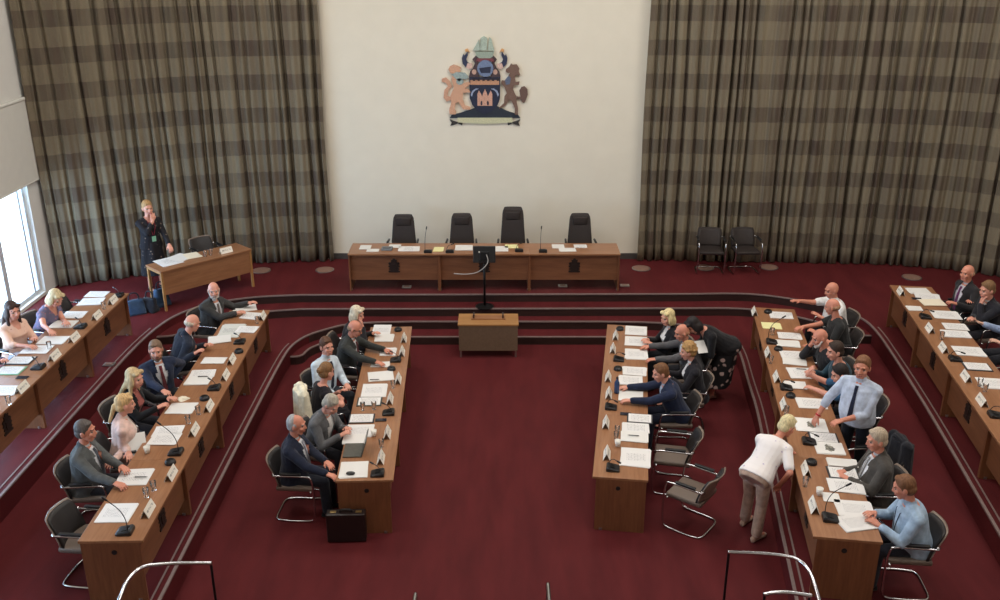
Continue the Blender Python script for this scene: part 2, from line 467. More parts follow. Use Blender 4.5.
# coat of arms, raised from the cream wall
def coat():
    c0 = V((-.28, YB, 4.16)); k = .0193 / 5; kz = .0187 / 5
    t = thing('coat_of_arms', 'painted heraldic coat of arms with lion and horse on the cream wall', 'coat of arms', (-.29, YB, 3.3))
    def P(pts): return [((x - 275) * k, 4.16 - .06 - (y - 300) * kz + .09 - 3.3) for x, y in pts]
    def part(name, rgb, polys, dep, parent=t):
        b = MB()
        for p in polys: b.prism(P(p), 'y', -.002, -dep)
        return b.build(name, plain('arms_' + name, rgb, .6, 0, .25, 60), parent)
    def circ(x, y, rx, ry, n=16): return [(x + rx * math.cos(2 * PI * i / n), y + ry * math.sin(2 * PI * i / n)) for i in range(n)]
    part('mound', (38, 46, 58), [[(98, 492), (108, 476), (150, 466), (205, 448), (250, 428), (330, 428), (385, 455), (440, 474), (452, 492)]], .03)
    sc = part('motto_scroll', (196, 194, 160), [[(138, 490), (412, 490), (412, 514), (330, 520), (275, 522), (220, 520), (138, 514)]], .035)
    part('scroll_end', (52, 50, 48), [[(98, 500), (135, 512), (165, 506), (160, 530), (138, 520), (112, 530), (100, 532), (108, 516)]], .025, sc)
    part('scroll_end', (52, 50, 48), [[(452, 500), (415, 512), (385, 506), (390, 530), (412, 520), (438, 530), (450, 532), (442, 516)]], .025, sc)
    sh = part('shield', (34, 40, 62), [[(198, 284), (352, 284), (350, 390), (338, 425), (310, 455), (275, 472), (240, 455), (212, 425), (200, 390)]], .045)
    part('chief_band', (190, 142, 112), [[(204, 298), (346, 298), (346, 322), (204, 322)]], .05, sh)
    part('checker', (40, 34, 40), [[(204, 302), (204, 289), (346, 289), (346, 302)]] and [[(204 + 0, 302)] + [(204 + 11.8 * k + (0 if j == 0 else 11.8), (302, 289)[(k) % 2]) for k in range(12) for j in (0, 1)] + [(346, 302)]], .055, sh)
    part('castle', (200, 154, 134), [[(238, 428), (238, 368), (246, 350), (256, 368), (262, 380), (266, 366), (276, 342), (286, 366), (290, 380), (296, 368), (304, 350), (312, 368), (312, 428)]], .055, sh)
    for gx in (258, 290): part('gate_arch', (48, 44, 60), [circ(gx, 414, 5, 12, 10)], .058, sh)
    for sgn in (-1, 1):
        part('crescent', (150, 160, 186), [[(275 + sgn * a, b) for a, b in ((70, 372), (62, 352), (44, 340), (30, 342), (46, 349), (58, 362), (64, 382))]], .055, sh)
    he = part('helmet', (112, 128, 158), [circ(278, 240, 40, 42)], .07)
    part('visor', (38, 44, 66), [[(248, 238), (306, 230), (302, 262), (256, 262)]], .075, he)
    for sgn in (-1, 1):
        f = lambda pts: [(275 + sgn * a, b) for a, b in pts]
        mt = part('mantling', (74, 58, 62), [f([(30, 285), (78, 282), (72, 256), (58, 240), (48, 214), (60, 196), (44, 178), (28, 180), (34, 210), (24, 236)])], .04)
        part('mantling_curl', (190, 156, 140), [[(275 + sgn * (52) + 11 * math.cos(i * PI / 7), 258 + 13 * math.sin(i * PI / 7)) for i in range(14)]], .05, mt)
        pl = part('plume', (46, 52, 78), [f([(72, 216), (92, 236), (108, 218), (112, 190), (104, 168), (100, 178), (92, 170), (84, 158), (82, 176), (90, 196), (84, 210)])], .035)
        part('plume_tip', (206, 156, 104), [f([(72, 162), (84, 142), (96, 148), (92, 162), (84, 156)])], .04, pl)
        part('plume_base', (208, 176, 164), [f([(60, 218), (84, 214), (92, 236), (76, 246), (62, 238)])], .04, pl)
    sp = part('ship', (150, 164, 150), [[(228, 158), (322, 158), (314, 182), (300, 192), (250, 192), (236, 180)]], .05)
    part('sail', (168, 182, 168), [[(218, 152), (248, 98), (254, 152)], [(252, 152), (256, 92), (272, 82), (288, 92), (286, 152)], [(290, 152), (298, 88), (308, 96), (322, 152)]], .045, sp)
    part('crest_wreath', (120, 66, 72), [[(238, 190), (316, 190), (322, 206), (232, 206)]], .06, sp)
    lion = part('lion', (204, 158, 130), [
        [(96, 246), (104, 230), (122, 222), (142, 228), (160, 238), (150, 244), (158, 254), (140, 264), (120, 268), (106, 262)],
        [(118, 262), (150, 300), (168, 316), (196, 306), (204, 318), (176, 340), (196, 346), (204, 360), (168, 362), (164, 396), (176, 428), (204, 436), (202, 448), (166, 448), (144, 408), (130, 414), (124, 446), (132, 462), (128, 472), (98, 472), (96, 450), (108, 412), (104, 376), (122, 338), (112, 296)]], .05)
    part('lion_tail', (198, 152, 126), [[(110, 398), (84, 408), (70, 388), (74, 350), (92, 330), (82, 312), (62, 308), (64, 292), (84, 286), (102, 304), (112, 332), (96, 350), (88, 380), (104, 384)]], .035, lion)
    part('lion_collar', (150, 166, 164), [[(112, 270), (136, 258), (178, 262), (196, 282), (180, 296), (164, 290), (150, 306), (132, 292)], circ(152, 306, 18, 16)], .058, lion)
    horse = part('horse', (116, 90, 78), [
        [(378, 256), (380, 244), (396, 232), (404, 216), (412, 222), (432, 220), (446, 242), (442, 254), (450, 272), (444, 276), (446, 284), (436, 268), (424, 280), (428, 310), (446, 306), (444, 322), (418, 326), (414, 346), (432, 382), (434, 414), (440, 440), (440, 474), (424, 474), (424, 442), (408, 404), (392, 398), (380, 424), (346, 444), (350, 434), (370, 416), (372, 382), (384, 366), (372, 334), (356, 312), (360, 300), (380, 302), (392, 276), (400, 262), (390, 264)]], .05)
    part('horse_tail', (104, 80, 72), [[(432, 380), (452, 386), (446, 352), (456, 334), (472, 330), (486, 346), (488, 370), (480, 396), (470, 416), (458, 408), (452, 396), (440, 396)]], .035, horse)
    part('horse_collar', (92, 104, 128), [[(374, 300), (394, 276), (404, 290), (398, 318), (380, 322)]], .058, horse)
    b = MB(); b.bm.free()
coat()

# oval floor-box lids set in the dais carpet
lids = [(2.8, 17.63, 'pale oval floor box lid beside the right curtain edge'), (4.07, 17.67, 'oval floor box lid in front of the left one of the two visitor chairs'), (5.35, 17.7, 'oval floor box lid right of the two visitor chairs'), (7.95, 17.1, 'oval floor box lid beyond the far end of the right outer desks'), (-3.46, 17.54, 'oval floor box lid left of the long dais table'), (-4.7, 17.5, "dull oval floor box lid at the right end of the clerk's desk")]
for x, y, l in lids:
    t = thing('floor_box', l, 'floor box', (x, y, .6))
    MB().lathe([(.185, 0), (.185, .008), (.17, .012)], n=28).build('rim', M['steel'], t)
    MB().lathe([(.165, .004), (.165, .013), (.155, .014)], n=28).build('lid', M['discs'], t)
for x, y, l in [(-1.75, 16.55, 'small metal floor socket under the left dais table'), (1.18, 16.6, 'small metal floor socket under the right dais table'), (2.35, 16.62, 'small pale floor socket off the right end of the dais table'), (-5.99, 13.1, 'small metal floor socket under the far end of the left outer desks')]:
    t = thing('floor_socket', l, 'floor socket', (x, y, .6))
    MB().box((0, 0, .012), (.17, .12, .024), .006).build('plate', M['steel'], t)
    MB().box((0, 0, .027), (.1, .06, .008), .002).build('flap', M['discs'], t)
# ------------------------------------------------------------------ furniture
def desk_proto(L, W, label, loc, rz, grommet=0, group=None):
    """x runs along the row, +y is the outer face with the modesty panel"""
    t = thing('council_desk', label, 'desk', loc, rz, group)
    MB().box((0, 0, .725), (L, W, .03), .004).build('tabletop', M['wood'], t)
    pn = MB().box((0, W / 2 - .1, .46), (L - .05, .02, .50), .002).build('modesty_panel', M['wood_panel'], t)
    for s in (-1, 1):
        e = MB().box((s * (L / 2 - .0135), -.012, .355), (.025, W - .06, .71), .002).build('end_panel', M['wood_end'], t)
        if grommet == s:
            MB().cyl((s * (L / 2 - .002), .02, .6), (s * (L / 2 + .003), .02, .6), .028).build('grommet', M['black'], e)
        MB().cyl((s * (L / 2 - .0135), W / 2 - .12, -.001), (s * (L / 2 - .0135), W / 2 - .12, .03), .024).build('foot', M['steel'], t)
    y = W / 2 - .09
    em = MB(); k = 1.25; zc = .485
    out = [(-.08, -.1), (-.088, -.08), (-.05, -.068), (-.082, -.05), (-.06, -.03), (-.09, -.005), (-.066, .01), (-.085, .04), (-.06, .06), (-.048, .045), (-.04, .075), (-.052, .095), (-.03, .09), (-.018, .105), (0, .118)]
    out = out + [(-a, c) for a, c in reversed(out[:-1])]
    em.prism([(a * k, zc + c * k) for a, c in out], 'y', y, y + .012)
    em.prism([(a * k, zc + c * k) for a, c in ((-.036, .03), (.036, .03), (.036, -.03), (.02, -.06), (0, -.072), (-.02, -.06), (-.036, -.03))], 'y', y + .012, y + .02)
    em.build('crest_emblem', M['emblem'], t)
    return freeze(t)

ORD = ['first', 'second', 'third', 'fourth']
def row(far, near, n, W, side, z, name, labels, gro):
    """far/near : the two ends of the outer (pit-side) edge; side : -1 people at -x, +1 people at +x"""
    far, near = V(far), V(near); d = (near - far); L = d.length / n; d.normalize()
    outn = V((-d.y, d.x)) if side < 0 else V((d.y, -d.x))     # from people towards the pit
    if outn.x * side > 0: outn = -outn
    rz = math.atan2(outn.y, outn.x) - PI / 2
    pr = None; es = 1 if (Matrix.Rotation(rz, 2) @ V((1, 0))).dot(d) > 0 else -1
    for i in range(n):
        c = far + d * L * (i + .5) - outn * W / 2
        loc = (c.x, c.y, z)
        if i == n - 1 and gro: desk_proto(L, W, labels[i], loc, rz, es)
        elif pr is None: pr = desk_proto(L, W, labels[i], loc, rz)
        else: dup(pr, loc, rz, labels[i])
    return rz
def rowlabels(n, txt):
    return [('far end' if i == 0 else ['', 'second', 'third', 'fourth'][i]) + ' desk' + (' from the dais' if i else '') + ' in the ' + txt for i in range(n)]
row((-1.45, 14.31), (-1.26, 9.60), 3, .68, -1, 0, 'left inner', ['wooden council desk at the far end of the left inner row', 'middle wooden council desk of the left inner row', 'wooden council desk of the left inner row beside the black briefcase'], True)
row((1.78, 14.40), (1.10, 9.68), 3, .655, 1, 0, 'right inner', ['wooden council desk at the far end of the right inner row', 'middle wooden council desk of the right inner row', 'wooden council desk of the right inner row beside the empty chairs'], True)
row((-3.76, 14.29), (-3.60, 7.98), 4, .655, -1, .3, 'left middle', ['wooden council desk at the far end of the left middle row', 'second council desk from the far end, left middle row', 'third council desk from the far end, left middle row', 'council desk at the near end of the left middle row, showing its end panel'], True)
row((4.15, 14.42), (3.18, 8.05), 4, .68, 1, .3, 'right middle', ['wooden council desk at the far end of the right middle row', 'second council desk from the far end, right middle row', 'third council desk from the far end, right middle row', 'council desk at the near end of the right middle row, showing its end panel'], True)
row((-6.02, 14.28), (-6.04, 7.98), 4, .64, -1, .6, 'left outer', ['wooden council desk at the far end of the left outer row', 'second council desk from the far end, left outer row', 'council desk of the left outer row cut by the left picture edge', 'council desk of the left outer row beyond the left picture edge'], False)
row((6.47, 14.66), (5.52, 8.3), 4, .66, 1, .6, 'right outer', ['wooden council desk at the far end of the right outer row', 'second council desk from the far end, right outer row', 'council desk of the right outer row cut by the right picture edge', 'council desk of the right outer row beyond the right picture edge'], False)
# dais table: people's side at +y, outer face to -y
def dais():
    W, L, y = .66, 1.66, 16.30
    pr = None
    for i, l in enumerate(['left third of the long wooden dais table, with bronze crest', 'middle third of the long wooden dais table, behind the screen', 'right third of the long wooden dais table, with bronze crest']):
        loc = (-2.78 + L * (i + .5), y + W / 2, .6)
        if pr is None: pr = desk_proto(L, W, l, loc, PI)
        else: dup(pr, loc, PI, l)
dais()

# conference chair
def chair_proto(label, loc, rz, fab, seat, shell):
    t = thing('conference_chair', label, 'chair', loc, rz)
    MB().box((0, .0, .445), (.46, .46, .06), .022).build('seat', M[seat], t, True)
    bk = MB(); sh = MB()
    def panel(b, off, th, w, z0, z1):
        rs = []
        for i in range(9):
            u = i / 8; z = z0 + (z1 - z0) * u; y = -.2 - .12 * u ** 1.4 + off
            ww = w * (.5 - .05 * max(0, (u - .75) * 4) ** 2)
            f = [V((x * ww, y + .055 * (1 - x * x) * -1 + .045, z)) for x in [-1 + k / 5 for k in range(11)]]
            g = [p + V((0, -th, 0)) for p in reversed(f)]
            rs.append(f + g)
        b.rings(rs)
    panel(bk, .0, .03, .44, .47, .79); panel(sh, -.03, .014, .47, .49, .805)
    b = bk.build('backrest', M[fab], t, True); sh.build('back_shell', M[shell], b, True)
    fr = MB(); P = [(-.255, -.25, .64), (-.255, .17, .65), (-.255, .235, .62), (-.255, .245, .3), (-.255, .235, .05), (-.255, .17, .013), (-.255, -.2, .013), (-.2, -.27, .013), (0, -.27, .013)]
    fr.tube(P + [(-x, y, z) for x, y, z in reversed(P[:-1])], .0125, 8, 2)
    fr.tube([(-.255, .2, .42), (.255, .2, .42)], .011, 8); fr.tube([(-.255, -.23, .66), (-.22, -.27, .64)], .011); fr.tube([(.255, -.23, .66), (.22, -.27, .64)], .011)
    fr.build('chrome_frame', M['chrome'], t, True)
    for s in (-1, 1): MB().box((s * .255, -.03, .677), (.042, .26, .022), .008).build('armrest_pad', M['black'], t, True)
    return freeze(t)
CHAIR = None
def chair(x, y, z, heading, label, group=None):
    """heading : direction in degrees the sitter looks"""
    global CHAIR
    rz = R(heading - 90)
    if CHAIR is None: CHAIR = chair_proto(label, (x, y, z), rz, 'chairfab', 'seatfab', 'shell')
    else: dup(CHAIR, (x, y, z), rz, label)
VIS = chair_proto('left one of the two brown visitor chairs against the right curtain', (4.1, 17.45, .6), R(180 - 4), 'leather', 'leather', 'leather')
VIS['group'] = 'visitor chairs by the curtain'
dup(VIS, (4.78, 17.45, .6), R(180 + 3), 'right one of the two brown visitor chairs against the right curtain')

# executive chairs behind the dais table (backs to the wall, facing the pit)
def exec_chair(label, x, y, h, arms):
    t = thing('executive_chair', label, 'chair', (x, y, .6), PI, 'chairs behind the dais table')
    MB().box((0, .02, .46), (.5, .5, .1), .035).build('seat', M['leather'], t, True)
    b = MB(); rs = []
    for i in range(13):
        u = i / 12; z = .46 + (h - .46) * u; y0 = -.2 - .14 * u
        w = .25 - .055 * u - (.03 * max(0, u - .9) / .1 if u > .9 else 0); th = .085 - .03 * u
        pts = []
        for k in range(16):
            a = 2 * PI * k / 16; cx, cy = math.cos(a), math.sin(a)
            e = .45
            pts.append(V((w * math.copysign(abs(cx) ** e, cx), y0 + th / 2 * math.copysign(abs(cy) ** e, cy) - .02 * (1 - (cx * 1.0) ** 2), z)))
        rs.append(pts)
    b.rings(rs); bk = b.build('backrest', M['leather'], t, True)
    MB().box((0, -.2 - .14 * .8 + .012, .46 + (h - .46) * .8), (.28, .05, .16), .02).build('headrest', M['leather'], bk, True)
    for s in (-1, 1):
        a = MB(); a.tube([(s * .28, -.2, .66), (s * .29, .1, .68), (s * .28, .17, .64), (s * .26, .12, .47)], .022, 8, 1); a.build('armrest', M['black'], t, True)
    MB().cyl((0, 0, .1), (0, 0, .42), .03).build('gas_column', M['blackmetal'], t)
    for k in range(5):
        a = 2 * PI * k / 5 + .3
        lg = MB().cone((0, 0, .1), (.29 * math.cos(a), .29 * math.sin(a), .075), .03, .018, 8).build('leg', M['blackmetal'], t)
        MB().cyl((.29 * math.cos(a) - .015, .29 * math.sin(a), .026), (.29 * math.cos(a) + .015, .29 * math.sin(a), .026), .026).build('castor', M['black'], lg)
exec_chair('brown leather chair behind the left end of the dais table', -1.87, 17.25, 1.12, False)
exec_chair('brown leather chair left of the tallest one behind the dais table', -.74, 17.25, 1.14, False)
exec_chair('tallest brown leather chair with wider back behind the dais table', .25, 17.25, 1.27, True)
exec_chair('brown leather chair behind the right end of the dais table', 1.55, 17.25, 1.14, False)

# clerk's desk, set at an angle on the dais
def clerk_desk():
    a = V((-5.86, 15.31)); c = V((-4.60, 16.60)); d = (c - a).normalized(); L = (c - a).length; W = .55
    n = V((-d.y, d.x)); ctr = (a + c) / 2 + n * W / 2
    t = thing('clerk_desk', "light brown wooden clerk's desk standing at an angle before the left curtain", 'desk', (ctr.x, ctr.y, .6), math.atan2(d.y, d.x))
    MB().box((0, 0, .725), (L, W, .03), .004).build('tabletop', M['wood'], t)
    MB().box((0, -W / 2 + .035, .50), (L - .04, .02, .42), .002).build('front_panel', M['wood'], t)
    for sx in (-1, 1):
        for sy in (-1, 1):
            MB().box((sx * (L / 2 - .03), sy * (W / 2 - .03), .355), (.04, .04, .71), .003).build('leg', M['oak'], t)
        MB().box((sx * (L / 2 - .03), 0, .69), (.03, W - .1, .04)).build('side_rail', M['oak'], t)
    return ctr, d, n
clerk_ctr, clerk_d, clerk_n = clerk_desk()

# mace table
t = thing('mace_table', 'small low oak table with grey-brown front below the screen', 'table', (-.2, 14.93, 0))
MB().box((0, 0, .605), (1.03, .5, .03), .004).build('tabletop', M['oak'], t)
MB().box((0, -.23, .36), (1.0, .02, .46), .003).build('front_panel', M['taupe_panel'], t)
for sx in (-1, 1):
    MB().box((sx * .49, .0, .36), (.02, .44, .46), .002).build('side_panel', M['oak'], t)
    for sy in (-1, 1): MB().box((sx * .47, sy * .2, .07), (.03, .03, .14), .003).build('leg', M['steel'], t)
ms = thing('mace_stand', 'dark wooden mace cradle lying on the small oak table', 'stand', (-.2, 14.97, .62))
MB().box((0, 0, .012), (.58, .16, .024), .004).build('base', M['wood'], ms)
for s in (-1, 1):
    MB().prism([(-.07, 0), (.07, 0), (.07, .09), (.035, .05), (0, .04), (-.035, .05), (-.07, .09)], 'z', 0, .03)
    b = MB(); b.bm.from_mesh(MB().prism([(-.07, .02), (.07, .02), (.07, .085), (.035, .05), (0, .042), (-.035, .05), (-.07, .085)], 'y', -.012, .012).mesh('x', M['wood_dark']))
    bmesh.ops.rotate(b.bm, verts=b.bm.verts, cent=(0, 0, 0), matrix=Matrix.Rotation(PI / 2, 3, 'Z'))
    bmesh.ops.translate(b.bm, verts=b.bm.verts, vec=(s * .25, 0, 0)); b.build('cradle', M['wood_dark'], ms)

# screen on a stand
t = thing('monitor_stand', 'black monitor on a floor stand with trailing cable, facing the dais table', 'monitor', (-.28, 15.95, .45))
MB().lathe([(.17, 0), (.17, .012), (.14, .022), (.03, .035)], n=28).build('base', M['blackmetal'], t, False)
MB().cyl((0, 0, .03), (0, 0, .98), .022).build('pole', M['blackmetal'], t, True)
mo = MB().box((0, .0, 1.0), (.4, .06, .3), .012, (R(-12), 0, 0)).build('monitor', M['black'], t)
MB().box((0, .033, 1.007), (.36, .004, .25), 0, (R(-12), 0, 0)).build('screen', M['screen'], mo)
MB().box((0, -.045, .98), (.16, .05, .16), .012, (R(-12), 0, 0)).build('back_cover', M['blackmetal'], mo)
MB().box((-.09, -.05, 1.06), (.025, .03, .02), .003).build('power_plug', M['white'], mo)
MB().tube([(.04, -.08, 1.02), (.08, -.1, .9), (0, -.11, .78), (-.15, -.06, .66), (-.38, .0, .62), (-.55, .05, .62)], .009, 8, 2).build('power_cable', M['cable'], t, True)

# handrails by the near steps
def handrail(name, label, pts, posts, z0=0):
    t = thing(name, label, 'handrail', (posts[0][0], posts[0][1], z0), 0)
    o = V((posts[0][0], posts[0][1], z0))
    MB().tube([V(p) - o for p in pts], .021, 10, 3).build('rail', M['chrome'], t, True)
    for x, y, za, zb in posts: MB().cyl(V((x, y, za)) - o, V((x, y, zb)) - o, .013).build('post', M['blackmetal'], t)
handrail('handrail', 'chrome handrail by the steps at the lower left', [(-2.87, 7.8, .9), (-3.3, 7.8, .9), (-3.62, 7.74, .9), (-3.6, 7.2, .88), (-3.5, 6.4, .6)], [(-2.88, 7.8, 0, .9), (-3.5, 6.4, 0, .6)])
handrail('handrail', 'chrome handrail by the steps at the lower right', [(2.31, 7.98, .9), (2.75, 7.95, .9), (3.05, 7.86, .9), (3.05, 7.4, .86), (2.95, 6.5, .6)], [(2.32, 7.98, 0, .9), (2.95, 6.5, 0, .6)])
handrail('low_rail', 'short low chrome rail below the lower right handrail', [(2.5, 7.0, .0), (2.5, 7.32, .9), (2.6, 7.35, .9), (2.75, 7.35, .9), (2.95, 7.3, .9)][1:], [(2.51, 7.32, 0, .9), (2.93, 7.3, 0, .9)])
handrail('handrail', 'tip of a chrome handrail at the bottom edge left of centre', [(-.8, 7.34, .82), (-.8, 7.34, .9), (-.8, 7.25, .93), (-.8, 6.5, .93), (-.8, 5.8, .93)], [(-.8, 7.34, 0, .88), (-.8, 5.8, 0, .93)])
handrail('handrail', 'tip of a chrome handrail at the bottom edge right of centre', [(.46, 7.49, .82), (.46, 7.49, .9), (.46, 7.4, .93), (.46, 6.6, .93), (.46, 5.8, .93)], [(.46, 7.49, 0, .88), (.46, 5.8, 0, .93)])

# briefcase and bags
t = thing('briefcase', 'black leather briefcase standing on the carpet against the desk end', 'briefcase', (-1.82, 9.46, 0), R(2))
MB().box((0, 0, .2), (.46, .13, .38), .015).build('case', M['briefcase'], t)
MB().tube([(-.07, 0, .39), (-.065, 0, .425), (.065, 0, .425), (.07, 0, .39)], .011, 8, 1).build('handle', M['black'], t, True)
for s in (-1, 1): MB().box((s * .15, -.0, .392), (.07, .04, .012), .003).build('latch', M['brass'], t)
def bag(label, x, y, z, rz, w, d, h, m):
    t = thing('bag', label, 'bag', (x, y, z), R(rz), "bags by the clerk's desk")
    b = MB(); rs = []
    for i in range(7):
        u = i / 6; s = 1 - .25 * u * u
        rs.append([V((w / 2 * s * math.copysign(abs(math.cos(a)) ** .6, math.cos(a)), d / 2 * (1 - .55 * u) * math.copysign(abs(math.sin(a)) ** .6, math.sin(a)) + .02 * math.sin(3 * a + i), h * u)) for a in [2 * PI * k / 18 for k in range(18)]])
    b.rings(rs); b.build('bag_body', M[m], t, True)
    MB().tube([(-w * .25, 0, h * .9), (-w * .2, .02, h + .12), (w * .2, .02, h + .12), (w * .25, 0, h * .9)], .012, 8, 2).build('handle', M['blackbag'], t, True)
bag("blue bag on the carpet at the left of the clerk's desk legs", -6.35, 15.22, .6, 30, .36, .22, .26, 'bluebag')
bag("black bag between the blue bags beside the clerk's desk", -6.14, 15.36, .6, -20, .3, .22, .24, 'blackbag')
bag("blue bag under the left end of the clerk's desk", -6.02, 15.62, .6, 50, .3, .2, .32, 'bluebag')
# ------------------------------------------------------------------ people
def fuse(b, voxel, smooth=2, fac=.5):
    """weld the overlapping volumes in b into one continuous skin"""
    bmesh.ops.recalc_face_normals(b.bm, faces=b.bm.faces)
    me = bpy.data.meshes.new('volumes'); b.bm.to_mesh(me); b.bm.free()
    o = bpy.data.objects.new('volumes', me); COL.objects.link(o)
    r = o.modifiers.new('r', 'REMESH'); r.mode = 'VOXEL'; r.voxel_size = voxel; r.adaptivity = 0
    if smooth:
        s = o.modifiers.new('s', 'SMOOTH'); s.iterations = smooth; s.factor = fac
    dg = bpy.context.evaluated_depsgraph_get()
    out = bpy.data.meshes.new_from_object(o.evaluated_get(dg))
    bpy.data.objects.remove(o); bpy.data.meshes.remove(me)
    for p in out.polygons: p.use_smooth = True
    return out
def attach(name, me, mats, parent):
    me.name = name; me.materials.clear()
    for m in (mats if isinstance(mats, (list, tuple)) else [mats]): me.materials.append(m)
    o = bpy.data.objects.new(name, me); COL.objects.link(o); o.parent = parent
    return o
def prune(me, dead):
    """drop the faces whose centre satisfies dead(p)"""
    bm = bmesh.new(); bm.from_mesh(me)
    fs = [f for f in bm.faces if dead(f.calc_center_median())]
    bmesh.ops.delete(bm, geom=fs, context='FACES'); bm.to_mesh(me); bm.free()
    for p in me.polygons: p.use_smooth = True
    return me

SECT_M = [(-.12, .14, .10, -.01), (-.05, .165, .125, -.01), (.05, .158, .118, 0), (.15, .148, .108, .005), (.27, .163, .116, .005), (.37, .176, .118, 0), (.43, .17, .105, -.005), (.47, .13, .082, -.008), (.505, .066, .06, -.01)]
SECT_F = [(-.12, .145, .105, -.01), (-.05, .172, .125, -.012), (.05, .155, .11, 0), (.15, .13, .095, 0), (.27, .145, .108, .012), (.335, .152, .124, .022), (.40, .152, .1, 0), (.45, .12, .078, -.008), (.49, .058, .054, -.01)]

class Fig:
    def __init__(s, p):
        s.p = p; s.female = p.get('female', False)
        s.k = p.get('scale', .97 if s.female else 1.03)
        s.hs = p.get('hs', 1.09)
        s.fat = p.get('fat', 0) + .01; s.sit = p.get('sit', True)
        s.hipz = p.get('hip', .53 if s.sit else .93 * s.k)
        s.sect = SECT_F if s.female else SECT_M
        lean, side, twist = (R(a) for a in p.get('torso', (8, 0, 0)))
        s.base = V((0, 0, s.hipz))
        s.lean, s.side, s.twist = lean, side, twist
        s.sh = .168 if s.female else .193
        hy, hp, hr = (R(a) for a in p.get('head', (0, 0, 0)))
        s.neck = s.T((0, 0, .50 if not s.female else .485))
        s.hm = (Matrix.Rotation(hy, 3, 'Z') @ Matrix.Rotation(-hp, 3, 'X') @ Matrix.Rotation(hr, 3, 'Y'))
        spine = (s.T((0, 0, .5)) - s.T((0, 0, .3))).normalized()
        nd = (spine * .6 + s.hm @ V((0, .18, 1)) * .5).normalized()
        s.headc = s.neck + nd * .175 * s.k ** .3 + s.hm @ V((0, .012, .01))
        # limbs
        L1, L2 = .285 * s.k, .255 * s.k
        s.arm = {}
        for sd, key in ((-1, 'L'), (1, 'R')):
            S = s.T((sd * s.sh, -.01, .42 if not s.female else .398))
            W = V(p.get('hand' + key, (sd * .16, .40, .80)))
            d = W - S
            if d.length > (L1 + L2) * .985: W = S + d.normalized() * (L1 + L2) * .985; d = W - S
            a = (L1 * L1 - L2 * L2 + d.length_squared) / (2 * d.length)
            h = math.sqrt(max(1e-6, L1 * L1 - a * a))
            pole = V(p.get('pole' + key, (sd * .55, -.35, -.75)))
            pole = (pole - d.normalized() * pole.dot(d.normalized())).normalized()
            s.arm[key] = (S, S + d.normalized() * a + pole * h, W)
        s.leg = {}
        for sd, key in ((-1, 'L'), (1, 'R')):
            hipj = s.base + V((sd * .088, 0, -.02))
            if s.sit:
                kn = V(p.get('knee' + key, (sd * .12, .40 * s.k, .50)))
                an = V(p.get('foot' + key, (sd * .12, .40 * s.k + .02, .09)))
            else:
                an = V(p.get('foot' + key, (sd * .11, -.02, .09)))
                mid = (hipj + an) / 2; kn = V(p['knee' + key]) if 'knee' + key in p else mid + V((0, .035, .02))
            s.leg[key] = (hipj, kn, an)
    def T(s, q):
        """torso frame -> figure frame; the shoulders carry the twist"""
        x, y, z = q
        u = min(1, max(0, z / .4))
        v = Matrix.Rotation(s.twist * u, 3, 'Z') @ V((x, y, 0)) + V((0, 0, z))
        # the bend grows over the lower spine
        v = Matrix.Rotation(s.side, 3, 'Y') @ (Matrix.Rotation(-s.lean, 3, 'X') @ v)
        return s.base + v
    def Ti(s, p):
        v = p - s.base
        v = Matrix.Rotation(s.lean, 3, 'X') @ (Matrix.Rotation(-s.side, 3, 'Y') @ v)
        u = min(1, max(0, v.z / .4))
        return Matrix.Rotation(-s.twist * u, 3, 'Z') @ v
    def rad(s, h):
        q = s.sect
        for a, b in zip(q, q[1:]):
            if a[0] <= h <= b[0]:
                t = (h - a[0]) / (b[0] - a[0]); r = [a[i] * (1 - t) + b[i] * t for i in (1, 2, 3)]
                break
        else: r = list(q[-1][1:]) if h > 0 else list(q[0][1:])
        f = s.fat * max(0, 1 - abs(h - .12) / .26)
        return r[0] * 1.1 + f * .55, r[1] * 1.1 + f, r[2] + f * .75
    # --- volumes
    def torso(s, b, g=0, top=.505, bot=-.12, flare=0, yoke=True):
        hs = [bot + (top - bot) * i / 11 for i in range(12)]; rs = []
        for h in hs:
            rx, ry, yo = s.rad(h)
            if h < 0: rx += flare * -h / .12; ry += flare * -h / .12
            rs.append([s.T(((rx + g) * math.copysign(abs(math.cos(a)) ** .85, math.cos(a)), yo + (ry + g) * math.sin(a), h)) for a in [2 * PI * j / 18 for j in range(18)]])
        b.rings(rs)
        for key, sd in (('L', -1), ('R', 1)):
            S = s.arm[key][0]
            if top > .43 and yoke: b.cone(S, s.T((sd * .06, -.005, .44 if not s.female else .415)), .052 + g + (.004 if g > .015 else 0), .06 + g + (.012 if g > .015 else 0), 10)
    def arms(s, b, g=0, to=1.0, keys='LR'):
        """to : 0..1 upper arm, 1..2 forearm"""
        for key in keys:
            S, E, W = s.arm[key]; f = .9 if s.female else 1
            u = min(1, to); r0, r1, r2, r3 = .054 * f, .043 * f, .043 * f, .029 * f
            b.cone(S, S.lerp(E, u), r0 + g, r0 + (r1 - r0) * u + g, 12)
            if to > 1:
                v = min(1, to - 1); b.cone(E, E.lerp(W, v), r2 + g, r2 + (r3 - r2) * v + g, 12)
